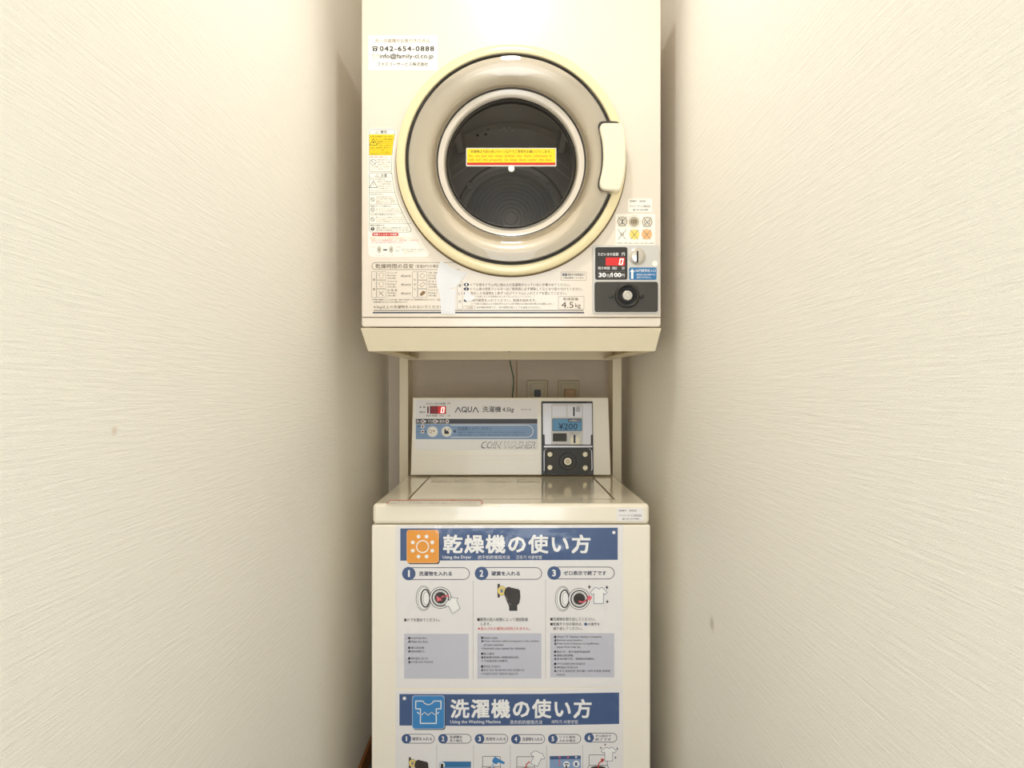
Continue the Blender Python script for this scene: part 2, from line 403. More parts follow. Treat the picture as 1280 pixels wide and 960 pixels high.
lathe('clear_cover', [(.1896, DD-.0195), (.1893, DD-.0210), (.1882, DD-.0219), (.187, DD-.02225), (.183, DD-.0229), (.178, DD-.02367), (.173, DD-.02438), (.169, DD-.0246), (.163, DD-.0240), (.150, DD-.019), (.1415, DD-.013), (.1380, DD-.006), (.1370, DD-.001)], AX, AZ, 'cover', door, 128)
# handle
PH = front(DD-.036)
k_ = 1.0
hp = [(752.5, 153.6), (757, 152.8), (776, 152.9), (780, 155), (781.6, 165), (782.8, 180), (783, 197), (782, 212), (779.6, 226), (776.5, 236), (773.5, 238.6), (757, 237.6), (752, 235.5), (749.7, 231), (750.2, 224), (753, 213), (754.4, 200), (754.4, 187), (753, 173), (750.6, 164), (749.8, 158)]
def smooth_pts(P, it=2):
    for _ in range(it):
        Q = []
        for i in range(len(P)):
            a_, b_ = P[i], P[(i+1) % len(P)]; Q += [(.75*a_[0]+.25*b_[0], .75*a_[1]+.25*b_[1]), (.25*a_[0]+.75*b_[0], .25*a_[1]+.75*b_[1])]
        P = Q
    return P
solid('door_handle', smooth_pts(hp, 1), -.026, 0, PH, 'creamd', door, .0042, 4)
hg = [(x-2.6 if x < 765 else x-6, (y-1 if y < 200 else y+2.2)) for x, y in hp]
solid('handle_recess', smooth_pts([( (p[0]), p[1]) for p in hg], 1), 0, .0016, front(DD-.0265), 'gasket', door)
# window label, centre screw
PG = front(DD+.0095)
lab = solid('window_label', rr(582.6, 184.8, 695.4, 208, .8), -.0006, 0, PG, 'satin', door)
tag(lab, 'yellow notice label with a red line stuck on the round window')
ik = Ink(PG, door, .0002)
ik.rect(583.8, 186, 694.2, 203.2, 'yellow', name='label_print'); ik.rect(583.8, 203.2, 694.2, 206.4, 'red', name='label_print')
ik.text('洗濯物は下記の赤いライン以下でご使用をお願いいたします。', 588, 187.6, 689, 191.4, 'txt', .01)
ik.text('Do  not  put  too  many  clothes  into  dryer  otherwise  it', 586, 193.4, 689.5, 197.3, 'ochre', .02)
ik.text('will  not  dry  properly.  So  keep  them  under  this  line.', 586, 198.2, 689.5, 202.1, 'ochre', .02)
ik.flush()
solid('centre_screw', circ(639.2, 210.6, 3.9, 20), -.004, .0015, front(DD+.0085), 'stick', door, .0008)

# ---- service sticker
def sticker(parent, plane, pts, lift=.0003, m='stick', name='sticker', label=None):
    o = solid(name, pts, 0, lift, plane, m, parent)
    if label: tag(o, label)
    return o, Ink(plane, o, lift+.00012)
st, ik = sticker(dry, PD, rr(460.3, 44.2, 547, 88, 1), label='white service sticker with a telephone number and mail address')
ik.text('万一の故障やお気付きの点は', 468.9, 48.6, 537.2, 53.8, 'tan', .004)
ik.text('042-654-0888', 474.7, 57.9, 542.7, 64.1, 'txt', .025, space=1.15)
ik.text('info@family-cl.co.jp', 474.7, 67.2, 541.9, 74.6, 'txt', .02)
ik.text('ファミリーサービス株式会社', 471.7, 77.8, 535.3, 82.9, 'txt', .012)
ik.rr(466, 60.2, 471.6, 64, .8, 'txt'); ik.line([(465.6, 60), (466.4, 58.6), (471.2, 58.6), (472, 60)], 1.1, 'txt', .0001); ik.circ(468.8, 62.2, 1, 'stick', .0001)
ik.box(465.6, 68.4, 472.8, 73.2, .4, .4, 'coin'); ik.line([(465.6, 68.6), (469.2, 71.2), (472.8, 68.6)], .4, 'coin'); ik.flush()

# ---- warning sticker
edge = [(493.6, 168), (491.5, 180), (490, 195), (489.6, 215), (491.4, 230), (494.2, 243), (498, 255), (503.5, 267), (509, 278), (514, 286)]
bgp = [(463, 160), (491, 160), (496, 164), (494, 180), (492, 200), (492.5, 220), (496, 240), (502, 257), (511, 275), (522, 293), (531, 308), (537, 316), (535.5, 320), (531, 321.3), (464, 321.3), (460.6, 318), (460, 300), (460, 164)]
st, ik = sticker(dry, PD, bgp, .0002, label='tall warning sticker with a yellow box, curving along the round door')
ik.line([(464, 161.4), (491.5, 161.4), (493.8, 163.5), (493.6, 168), (491.5, 180), (490, 195), (489.6, 213), (488, 214.8), (463, 214.8), (461.4, 213), (461.4, 163.8)], .5, 'grayl', closed=True)
ik.line([(463, 216.2), (488, 216.2), (489.8, 217.5)]+edge[3:]+[(513.6, 289), (511, 290.2), (464, 290.2), (461.4, 288), (461.4, 218)], .5, 'grayl', closed=True)
ik.poly([(461.6, 168), (493.4, 168), (491.3, 180), (489.7, 194.2), (461.6, 194.2)], 'yellow')
def tri(cx, cy, r, m, w_=.6): ik.line([(cx, cy-r), (cx+r*1.05, cy+r*.75), (cx-r*1.05, cy+r*.75)], w_, m, .0001, True)
tri(471.5, 165.2, 2, 'grayl', .4); ik.text('警告', 475.6, 162.8, 484, 167.2, 'txt', .01)
tri(471.5, 219.5, 2, 'grayl', .4); ik.text('注意', 475.6, 217, 484, 221.5, 'txt', .01)
tri(466.8, 178, 4.6, 'txt'); ik.circ(466.8, 178, 1.1, 'txt', .0001); tri(466.8, 231, 4.8, 'txt', .6); ik.line([(466.8, 229), (466.8, 232)], .5, 'grayl', .0001)
def noent(x, y, r): ik.ring(x, y, r, .5, 'txt', .0001); ik.line([(x-r*.6, y-r*.6), (x+r*.6, y+r*.6)], .5, 'txt', .0001)
noent(466.6, 202.8, 3.8); noent(465.8, 249.4, 2.5); noent(465.8, 262.2, 2.5); noent(465.8, 274.2, 2.5); ik.circ(465.8, 286.2, 2.4, 'txt', .0001); ik.text('!', 465.4, 284.6, 466.2, 287.8, 'white', .01, .0003)
for y in (221.9, 240.6, 255.4, 266.2, 279.4): ik.line([(461.5, y), (edge[-1][0] if y > 279 else min(edge[3:], key=lambda p: abs(p[1]-y))[0], y)], .35, 'grayl')
def xr_at(y):
    E = edge
    for i in range(len(E)-1):
        if E[i][1] <= y <= E[i+1][1]:
            t = (y-E[i][1])/(E[i+1][1]-E[i][1]); return E[i][0]+t*(E[i+1][0]-E[i][0])
    return E[0][0] if y < E[0][1] else E[-1][0]
def small(rows, m='brown', bold=0):
    for (t, x0, y, h) in rows:
        x1 = xr_at(y)-2; ik.text(t, x0, y, x1, y+h, m, bold)
small([('火災の原因になります。', 462.6, 169.6, 2.2)], 'txt', .01)
small([('油のついた衣類や布類を', 469.5, 173.2, 1.9), ('乾燥機に入れたり', 471, 176, 1.9), ('使用しないでください', 471.5, 178.6, 1.9), ('洗濯しても完全には', 474, 181.2, 1.9)], 'brown')
small([('食用油・動物系油・美容オイル', 462.6, 184, 1.8), ('ドライクリーニング溶剤、ベンジン', 462.6, 186.8, 1.8), ('シンナー、ガソリンなどが付着した', 462.6, 189.4, 1.8), ('衣類は自然発火することがあります', 462.6, 192, 1.6)], 'brown')
ik.text('分解・修理・改造はしない', 462.6, 195.4, 484.5, 197.4, 'red', .01)
small([('修理技術者以外の人は', 471.5, 199, 1.9), ('絶対に分解したり修理', 472, 202, 1.9), ('改造は行わないこと', 472.5, 204.8, 1.9)], 'tan'); small([('火災や感電、けがの原因に', 462.8, 207.6, 1.9), ('なります。お問合せください。', 462.8, 210.6, 1.8)], 'tan')
ik.text('やけどに注意する。', 462.8, 223, 482, 225.2, 'brown', .01)
small([('運転中および運転直後', 471.5, 226.2, 1.8), ('ドアの周囲や衣類の', 472, 229.2, 1.8), ('金具は熱くなります', 472.5, 232, 1.8), ('ので触れないこと', 473, 234.8, 1.8), ('やけどのおそれがあります。', 462.8, 237.8, 1.7)], 'tan')
ik.text('水をかけない。', 462.8, 241.8, 480, 243.8, 'txt', .01)
small([('本体に直接水をかけたり', 470, 245.4, 1.7), ('水の飛び散る場所に', 470, 247.9, 1.7), ('設置しないこと。感電の', 470, 250.4, 1.7), ('原因になります。', 470, 252.8, 1.7)], 'tan')
ik.text('紐類はネットに収納する。', 462.8, 256.6, 489, 258.8, 'txt', .01)
small([('長いひもやベルトなどは結んでから', 470, 260.4, 1.8), ('ドラムにからまる原因になります', 470, 263, 1.7)], 'tan')
ik.text('上に物や体重をかけない。', 462.8, 267.2, 495, 269.4, 'txt', .01)
small([('開いたドアに体重をかけないで', 470, 270.8, 1.8), ('小さなお子様にはドラム内をのぞかせない', 470, 273.4, 1.8), ('けがの原因になります。', 470, 276, 1.7)], 'tan')
ik.text('硬貨を確認する。', 462.8, 280.6, 481.5, 282.8, 'txt', .01)
small([('洗濯物・衣類のポケットの硬貨を取り除いてください', 470, 284, 1.9), ('故障の原因になります。', 470, 286.8, 1.8)], 'brown')
ik.rr(465.2, 291, 498.2, 295.2, 2, 'red'); ik.text('乾燥フィルターの掃除', 467, 291.8, 496.4, 294.5, 'white', .02, .0002)
ik.text('●乾燥フィルターはご使用前に毎回掃除してください。', 462.6, 296.6, 519, 298.8, 'peach', .012)
ik.text('目詰まりすると乾燥時間が長くなり、衣類が傷むことがあります。', 464.6, 299.3, 523.5, 301.5, 'pink', .008); ik.text('外したあとは必ず元どおり取り付けてください。', 464.6, 302, 505, 304.2, 'pink', .008)
for x in (474, 489): ik.ring(x, 312, 2.4, .9, 'coin', 0, 4); ik.circ(x, 312, .9, 'grayl', 0, 2.4)
ik.rect(479, 311.6, 484, 313.2, 'txt'); ik.text('フィルター', 463, 308.2, 471, 309.8, 'grayl'); ik.text('フィルターカバー', 468.5, 318.4, 483, 319.8, 'grayl'); ik.text('フィルター', 485, 318.4, 493, 319.8, 'grayl')
ik.text('つまみ', 494, 308, 501, 309.6, 'grayl'); ik.text('押す', 494.5, 312.8, 500, 314.6, 'grayl')
ik.text('●ツメをはずし両手で持って引き出す。', 502.5, 311, 530, 312.8, 'grayl'); ik.text('ほこりを取り除いてください。', 504, 313.4, 528, 315, 'grayl'); ik.text('（水洗いはできません）', 504, 315.6, 521, 317.2, 'peach'); ik.flush()

# ---- printed guide below the door
guide = solid('printed_guide', rr(463.2, 326.6, 733, 393.6, 1.5), 0, .0002, PD, 'cream', dry)
ik = Ink(PD, guide, .0003)
ik.line([(575, 328.2), (469.2, 328.2), (466, 329.4), (464.9, 332.6), (466, 335.8), (469.2, 337), (575, 337)], .7, 'grayl')
ik.text('乾燥時間の目安', 469.4, 329.8, 516.9, 335.6, 'brown', .006); ik.text('（室温20℃の場合）', 519.5, 330.6, 549.6, 334.8, 'brown', .004)
ik.box(464.5, 339.5, 470.3, 371.8, 1, .4, 'grayl'); ik.text('綿', 466.1, 348.2, 468.9, 351.2, 'brown'); ik.text('類', 466.1, 360.2, 468.9, 363.2, 'brown')
ik.box(515.6, 339.5, 521.7, 371.8, 1, .4, 'grayl')
for i, c in enumerate('もめん'): ik.text(c, 517.3, 348.3+i*5.8, 520.1, 351+i*5.8, 'brown')
rows = [('ランニング', '約200g×', '(約4枚)', '約30分'), ('ブラウス', '約200g×', '(約4枚)', '約30分'), ('作 業 着', '約600g×', '(約1着)', '約60分')]
rows2 = [('下着・肌着', '約100g×', '(約4枚)', '約60分'), ('タ オ ル', '約100g×', '(約6枚)', '約60分'), ('パジャマ', '約500g×', '(約1着)', '約90分')]
for i in range(3):
    y = 339.5+i*10.9
    ik.box(471, y, 482.3, y+10.4, 1, .4, 'grayl'); ik.box(522.5, y, 533.7, y+10.4, 1, .4, 'grayl')
    if i < 2:
        ik.line([(474, y+2.6), (475.6, y+1.8), (477.8, y+1.8), (479.6, y+2.6), (480.4, y+4.4), (478.8, y+4.8), (478.8, y+8.4), (474.6, y+8.4), (474.6, y+4.8), (473, y+4.4)], .35, 'tan', closed=True)
    else: ik.line([(474, y+3), (479, y+8.4)], .6, 'brown'); ik.line([(479.6, y+2.6), (474, y+7)], .5, 'tan')
    if i == 0: ik.line([(528, y+1.8), (531.6, y+5.2), (528, y+8.8), (524.4, y+5.2)], .35, 'tan', closed=True)
    elif i == 1: ik.line([(524.6, y+6), (529.6, y+2.2), (532, y+4.6), (526.8, y+8.6)], .5, 'tan', closed=True)
    else: ik.poly([(524.4, y+6.8), (528.4, y+2.2), (532.2, y+3.2), (531, y+6), (526.6, y+9)], 'tan')
    for (R, x0, x1, xa, xb) in ((rows, 484, 496.4, 501.4, 514), (rows2, 535, 547.4, 553, 566)):
        r = R[i]; ik.text(r[0], x0, y+.3, x1, y+2.7, 'brown', .006); ik.text(r[1], x0, y+3.8, x1-1, y+6.2, 'brown'); ik.text(r[2], x0+.6, y+7.2, x1-1.6, y+9.6, 'brown'); ik.text(r[3], xa, y+4, xb, y+7.1, 'brown', .005)
ik.text('※衣類の種類やドラム内の量・脱水の具合により乾燥時間は変わります。室温が低い場合は', 465, 373.6, 566, 375.6, 'brown', .006); ik.text('乾燥時間が多少長くかかる場合があります。', 467, 376.6, 510, 378.6, 'brown', .006)
ik.text('4.5kg以上の洗濯物を入れないでください。', 467, 381.6, 556, 386.4, 'brown', .004)
ik.rect(467, 387.5, 729.3, 388.8, 'grayl'); ik.rect(466, 390, 730, 391.7, 'navyd')
ik.box(571.6, 352, 578, 386.4, .8, .4, 'grayl')
for i, c in enumerate('使い方'): ik.text(c, 572.9, 355+i*10, 576.8, 359+i*10, 'navyd')
for n_, y in (('1', 355.8), ('2', 361.2), ('3', 366.6), ('4', 375.4)):
    ik.circ(583, y, 3.4, 'navyd', 0, 2.1); ik.text(n_, 582.1, y-1.5, 583.9, y+1.5, 'white', .02, .0002)
ik.text('ドアを開きドラム内に他の人の洗濯物が入っていないか確かめてください。', 588.3, 354, 712.8, 358, 'brown', .006)
ik.text('ドラム奥の排気フィルターはご使用前に必ず掃除して元どおり取り付けてください。', 588.3, 359.3, 727.8, 363.3, 'brown', .006)
ik.text('脱水した洗濯物を１枚ずつ広げてドラムに入れてドアを閉じてください。', 588.3, 364.6, 708, 368.6, 'brown', .006)
ik.text('（ドアを閉じるとき洗濯物がはさまらないようにしてください。）', 590, 369.5, 668, 372, 'brown')
ik.text('100円硬貨を入れてください。乾燥を始めます。', 588.3, 373.5, 670.3, 377.3, 'brown', .006)
ik.text('（ドアを開けば運転は止まり乾燥が終わるまでに残り時間がある場合は再び閉じれば運転します。）', 588.3, 378.5, 692.8, 381.2, 'brown')
ik.box(579, 382.4, 593.6, 386, 1.6, .35, 'tan'); ik.text('ご注意', 582, 383, 591, 385.5, 'brown')
ik.text('100円硬貨専用です。他の硬貨を投入しても返金されません。', 595, 382.9, 675.6, 385.6, 'brown')
ik.box(698, 370.5, 730, 386.5, .8, .4, 'grayl'); ik.text('乾燥容量', 704, 372, 723, 375.6, 'brown'); ik.text('4.5', 701.8, 377.4, 716.8, 385, 'brown'); ik.text('kg', 719, 379.2, 725.8, 386, 'brown')
ik.box(701.2, 340, 732.7, 350.6, 1, .4, 'grayl'); ik.rr(703, 341.8, 708.8, 344.8, .6, 'navyd'); ik.text('お願い', 703.6, 342.3, 708.2, 344.3, 'white', 0, .0002)
ik.text('運転中は乾燥温度で', 709.6, 341.8, 731, 344.8, 'txt', .01); ik.text('工場出荷時しています。', 703.6, 346, 730.2, 348.8, 'txt', .006); ik.flush()
fp = solid('glare_patch', [(551, 326), (548, 334), (545.5, 345), (545.5, 354), (549, 364), (550.5, 375), (551.5, 392.5), (569, 392.5), (569.3, 376), (569.7, 362), (562, 361), (570, 358.5), (577.5, 350), (584, 341.6), (575, 339), (564, 334)], .0006, .0012, PD, 'haze', dry)
tag(fp, 'milky patch standing in for white glare over the printed guide')
solid('glare_patch', [(581, 364), (585, 365), (590, 368.5), (594.5, 372), (590, 376), (584, 377.5), (580.5, 374)], .0006, .0012, PD, 'haze', dry)  # both patches paint white glare over the guide

# ---- small sticker, coin sticker
def id_sticker(parent, plane, x0, y0, x1, y1, m, label):
    st, ik = sticker(parent, plane, rr(x0, y0, x1, y1, .4), .0003, m, label=label)
    w_ = x1-x0; h = y1-y0
    ik.text('管理番号', x0+w_*.08, y0+h*.12, x0+w_*.36, y0+h*.25, 'txt', .012); ik.text('062263', x0+w_*.48, y0+h*.12, x0+w_*.74, y0+h*.25, 'txt', .012)
    ik.text('ファミリーサービス株式会社', x0+w_*.08, y0+h*.47, x0+w_*.94, y0+h*.66, 'txt', .006); ik.text('☎ 042-654-0888', x0+w_*.2, y0+h*.76, x0+w_*.84, y0+h*.9, 'txt', .012); ik.flush()
id_sticker(dry, PD, 784.9, 248.4, 815, 265.2, 'stick', 'small white asset sticker right of the round door')
st, ik = sticker(dry, PD, rr(769.5, 267.5, 819, 306.4, 1), .0002, label='coin sticker with crossed-out coins')
for i, (x, y, c, R) in enumerate(((777.9, 276.9, 'coin', 6.2), (792.5, 277.3, 'coin', 6.3), (809, 277.5, 'coin', 6.5), (777.5, 293, 'stick', 6), (793, 293, 'lyel', 6.4), (808.5, 293, 'peach', 6.6))):
    if c == 'coin': ik.ring(x, y, R, 1.3, 'coin'); ik.circ(x, y, R-1.6, 'coin' if i == 1 else 'stick', .00005); ik.ring(x, y, R-2.4, .8, 'coin', .0001)
    else: ik.circ(x, y, R, c)
    if i == 0: ik.text('1', 777, 274, 779, 280, 'grayl')
    if i == 1: ik.ring(x, y, 8.2, .5, 'peach'); ik.text('100', 789, 274.6, 796, 279.6, 'brown')
    if i == 2: ik.text('500', 805.4, 275.4, 812.4, 279.8, 'grayl')
    if i == 3: ik.text('50', 775, 290.6, 780, 295, 'coin')
    if i != 1: ik.line([(x-5.2, y-6), (x+4.6, y+6.4)], .45, 'brown', .0002); ik.line([(x+5.4, y-6), (x-5, y+6.4)], .45, 'brown', .0002)
ik.text('Only 100 yen coins can be used', 770.8, 302.8, 817.2, 305.6, 'tan', .004); ik.flush()

# ---- coin and display plate
cp = solid('control_plate', rr(740.6, 307, 823.6, 392.4, 3.5), 0, .004, PD, 'silver', dry, .0012, 2)
P2 = front(DD-.004)
dp = solid('display_panel', rr(744, 309, 784.2, 349.6, 2.4), -.001, .0008, P2, 'black', cp, .0004, 1)
ik = Ink(P2, cp, .0011)
ik.text('ただいまの金額', 747.4, 315.8, 773, 320, 'white', .02); ik.text('円', 777, 315.8, 780.8, 320, 'white', .02)
ik.rect(757, 322, 780.9, 332.2, 'led', name='led_window')
ik.text('残り時間（約）', 747.4, 333.4, 771, 337.4, 'white', .02); ik.text('分', 777, 333.4, 780.8, 337.4, 'white', .02)
ik.box(747.3, 339.6, 780.8, 347.6, .3, .3, 'grayl'); ik.text('30', 748.2, 341, 757.4, 346.6, 'white', .04); ik.text('分', 757.9, 342.2, 761.6, 346.4, 'white', .01); ik.text('/', 761.6, 341.2, 764.4, 346.8, 'white', .02); ik.text('100', 764.4, 341, 776.4, 346.6, 'white', .04); ik.text('円', 776.8, 342.4, 780.3, 346.4, 'white', .01)
def seg0(ik, x0, y0, x1, y1, w_, sl, name='led_digit'):
    ik.line([(x0+sl, y0), (x1+sl, y0), (x1, y1), (x0, y1)], w_, 'leddig', .0002, True, name=name)
seg0(ik, 774, 324, 777.6, 330.6, 1.2, 1.2)
# blue insert label
ik.flush()
bl = solid('coin_entry_label', rr(786.4, 334.4, 820.6, 349.8, 2), 0, .0004, P2, 'cyan', cp)
ik = Ink(P2, cp, .0006)
ik.poly([(790.2, 335.8), (793, 340), (791.6, 340), (791.6, 348.6), (788.8, 348.6), (788.8, 340), (787.4, 340)], 'white')
ik.text('100円硬貨投入口', 793.6, 336.4, 819.4, 340.2, 'white', .004); ik.text('硬貨投入後は返却でき', 795.6, 342.2, 819, 344.6, 'white', .008); ik.text('返却できません。', 795.6, 345.6, 814, 348, 'white', .008); ik.flush()
solid('round_sticker', circ(818.6, 329.5, 3.5), 0, .0003, P2, 'stick', cp)
cs = lathe('coin_slot_dome', [(.0152, DD-.004), (.0150, DD-.006), (.0125, DD-.0075), (.0112, DD-.009), (.0060, DD-.0105), (0, DD-.011)], X(797, DD-.006), Z(320.5, DD-.006), 'satin', cp, 40)
solid('coin_slot', rr(795.9, 313.4, 797.9, 328.2, .8, 2), 0, .0004, front(DD-.0112), 'slot', cp)
solid('lock_plate', rr(743.2, 352.4, 822.2, 390, 2.8), -.001, .0022, P2, 'blackp', cp, .001, 2)
yl = DD-.0062; lx, lz = X(784, yl), Z(369.6, yl)
lathe('lock_collar', [(.0228, yl), (.0222, yl-.003), (.0195, yl-.0042), (.0170, yl-.003), (.0162, yl+.0002)], lx, lz, 'black', cp, 48)
lathe('lock_well', [(.0162, yl-.0008), (.0135, yl-.0002), (.0100, yl-.0008)], lx, lz, 'slot', cp, 40)
lathe('lock_cylinder', [(.0090, yl), (.0090, yl-.0035), (.0080, yl-.0042), (.0055, yl-.0042), (.0052, yl-.0032), (.0034, yl-.0032), (.0032, yl-.0044), (0, yl-.0044)], lx, lz, 'chrome', cp, 32)
for px_ in (764.2, 802): lathe('plate_screw', [(.0042, yl), (.0040, yl-.0016), (.0022, yl-.0026), (0, yl-.0028)], X(px_, yl), Z(370.5, yl), 'black', cp, 20)

# ================================================================== STAND
zt_ = Z(410, DD); z1 = Z(439.2, DD)
stand = empty('dryer_stand', (0, 1.4, 0), 'cream steel stand carrying the dryer tray on two posts behind the washer', 'stand')
x0, x1_ = X(450.6, DD), X(826.8, DD); x2, x3 = X(460, DD), X(819.4, DD)
yf, ybk = DD-.001, 1.70
zr = CH+.092
def prismY(name, sec0, sec1, y0, y1, m, parent):
    n = len(sec0); V = [(x, y0, z) for x, z in sec0]+[(x, y1, z) for x, z in sec1]
    return pyd(name, V, [tuple(range(n))]+[tuple(range(2*n-1, n-1, -1))]+[(i, n+i, n+(i+1) % n, (i+1) % n) for i in range(n)], m, parent)
DB = DD+.016; xb2, xb3, zb1 = X(460, DB), X(819.4, DB), Z(439.2, DB)
tf = pyd('tray_front', [(x0, yf, zt_), (x1_, yf, zt_), (xb3, DB, zb1), (xb2, DB, zb1), (x0, yf+.022, zt_), (x1_, yf+.022, zt_), (xb3, yf+.022, zb1), (xb2, yf+.022, zb1)], [(3, 2, 1, 0), (4, 5, 6, 7), (0, 1, 5, 4), (2, 3, 7, 6), (1, 2, 6, 5), (3, 0, 4, 7)], 'stand', stand)
x2, x3, z1 = xb2, xb3, zb1
bv = tf.modifiers.new('b', 'BEVEL'); bv.width = .0012; bv.segments = 2
zt2 = zt_
prismY('tray_deck', [(x0+.003, zt2), (x1_-.003, zt2), (x1_-.003, zt2-.008), (x0+.003, zt2-.008)], [(x0+.003, zt2), (x1_-.003, zt2), (x1_-.003, zt2-.008), (x0+.003, zt2-.008)], yf+.022, ybk+.05, 'stand', stand)
for s_, xa, xb in ((1, x0, x2), (-1, x1_, x3)):
    A = [(xa+s_*.001, zt2-.008), (xb, z1+.0005), (xb+s_*.028, z1+.0005), (xb+s_*.028, z1+.004), (xb+s_*.006, z1+.004), (xa+s_*.006, zt2-.008)]
    B = [(xa+s_*.001, zt2-.008), (xb, zr-.006), (xb+s_*.028, zr-.006), (xb+s_*.028, zr-.003), (xb+s_*.006, zr-.003), (xa+s_*.006, zt2-.008)]
    prismY('tray_side', A, B, yf+.022, ybk-.022, 'stand', stand)
box('cross_beam', (-.2675, 1.672, CH+.084), (.2675, 1.70, zt2-.008), 'stand', stand, .001)
for s_ in (-1, 1):
    box('post', (s_*.280-.0118, 1.68, .02), (s_*.280+.0118, 1.746, zt2-.009), 'stand', stand, .0015)
    box('foot', (s_*.280-.016, 1.62, 0), (s_*.280+.016, 1.79, .02), 'stand', stand, .002)
ts = lathe('tray_screw', [(.0018, 0), (.0018, -.001), (0, -.001)], 0, 0, 'black', None, 12)
for v in ts.data.vertices: v.co = Vector((v.co.x+X(636.5, DD), v.co.z+yf+.020, z1-.0001+v.co.y))
ts.parent = stand; ts.matrix_parent_inverse = Matrix.Translation(-stand.location)

# ================================================================== WASHER
DW = 1.22; PW = front(DW); ztop = CH-.2128
washer = empty('washing_machine', (0, DW+.25, 0), 'cream coin top-loading washing machine below the dryer with two instruction posters', 'washing machine')
hwl, hwr = X(464.2, DW), X(813.2, DW)
zseam = Z(655.3, DW)
box('body', (hwl, DW, .02), (hwr, DW+.45, zseam-.0012), 'wash', washer, .004, 3)
for sx in (hwl+.04, hwr-.04):
    for y_ in (DW+.05, DW+.40):
        zl('foot', [(0, 0), (.02, 0), (.02, .012), (.014, .021), (0, .021)], sx, y_, 'black', washer)
# top frame
tl, trr = X(465.6, DW), X(812, DW)
box('top_frame', (tl, DW-.001, zseam), (trr, DW+.452, ztop), 'lidm', washer, .008, 4)
# seams of the lid: lid plate slightly proud
PT = Plane((0, 0, ztop), (0, 0, 1))
yl0, yl1 = 1.272, 1.606
xlL, xlR = -.2005, .2035
box('lid', (xlL, yl0, ztop-.002), (xlR, yl1, ztop+.0006), 'lidm', washer, .0005, 2)
for (a_, b_) in (((xlL-.0035, yl0-.002), (xlL, yl1)), ((xlR, yl0-.002), (xlR+.0042, yl1)), ((xlL-.0016, yl0-.0018), (xlR+.0018, yl0))):
    box('lid_seam', (a_[0], a_[1], ztop-.0004), (b_[0], b_[1], ztop+.0003), 'gap', washer)
PT2 = Plane((0, 0, ztop+.0006), (0, 0, 1))
ik = Ink(PT2, washer, .0003)
for i, (xa, xb) in enumerate(((540, 566), (569, 600), (604, 640), (646, 676))):
    ik.text(['衣類を入れすぎないで', 'ふたの上に物をのせないでください', '洗剤は投入口へ入れてください。', '給水栓を開けてから'][i], xa, 598.6, xb, 600.2, 'coin', .01)
    ik.text(['異常があるときは', '運転中は手を入れないこと。', '引火物の付着した衣類は洗わない', '使用後は閉じる'][i], xa-1, 601.2, xb-1, 603.2, 'coin', .01)
ik.flush()
wl = solid('lid_warning_label', [(483.5, 630.6), (488, 625.6), (601, 625.6), (603.2, 627.5), (602, 630.6)], 0, .0003, PT, 'stick', washer)
tag(wl, 'red-edged warning label along the lid front edge')
ik = Ink(PT, washer, .0005)
ik.line([(483.5, 630.4), (488, 625.6), (600, 625.6), (603.2, 627.2), (602, 630.2)], .8, 'red')
ik.text('ふたを開けるときは完全に停止してから手を入れてください。けがをするおそれがあります。', 490, 626.8, 598, 628, 'grayl', .004); ik.text('回転している洗濯物には絶対に触れないでください。', 487, 629, 595, 630, 'grayl')
ik.circ(566, 625.6, 1.6, 'red', .0002, .7); ik.flush()
id_sticker(washer, front(DW-.001), 770.7, 635.3, 804.2, 651.2, 'paper', 'grey asset sticker on the right of the lid front edge')

# console: tilted front
PC = Plane((0, 1.61, Z(593.5, 1.61)), (0, -1, .03/((593.5-497)/F*1.625)))
def cons(px, py, l=0): return PC.at(px, py, l)
c0, c1, c2, c3 = cons(516, 497), cons(760.4, 497), cons(763.6, 593.8), cons(513.2, 593.8)
bm = bmesh.new()
fv = [bm.verts.new(v) for v in (c0, c1, c2, c3)]
ybk2 = 1.672
bv_ = [bm.verts.new((v[0], ybk2, max(v[2], ztop+.0002))) for v in (c0, c1, c2, c3)]
for i in (2, 3): fv[i].co.z = max(fv[i].co.z, ztop+.0003)
bm.faces.new(fv); bm.faces.new(bv_[::-1])
for i in range(4): bm.faces.new((fv[i], fv[(i+1) % 4], bv_[(i+1) % 4], bv_[i]))
bmesh.ops.recalc_face_normals(bm, faces=bm.faces)
bmesh.ops.bevel(bm, geom=bm.edges[:], offset=.0022, segments=3, profile=.5, affect='EDGES')
me = bpy.data.meshes.new('console'); bm.to_mesh(me); bm.free()
console = link('console', me, 'wash', washer); auto_smooth(me); wn(console)
# faint moulded grooves under the panel
for y in (568.6, 574.2): solid('console_rib', rr(519, y, 672, y+1.2, .4, 2), 0, .0005, PC, 'wash', washer, .0003, 1)
pan = solid('control_panel', rr(518.8, 499.6, 672.2, 562.4, 1.8), 0, .0012, PC, 'white', washer, .0004, 1)
ik = Ink(PC, pan, .0014)
ik.rr(519.8, 500.4, 671.4, 521.8, (1.2, 1.2, 0, 0), 'paper'); ik.rect(519.8, 523.6, 671.6, 529.8, 'dgray'); ik.rect(519.8, 530.2, 671.6, 549, 'blue2')
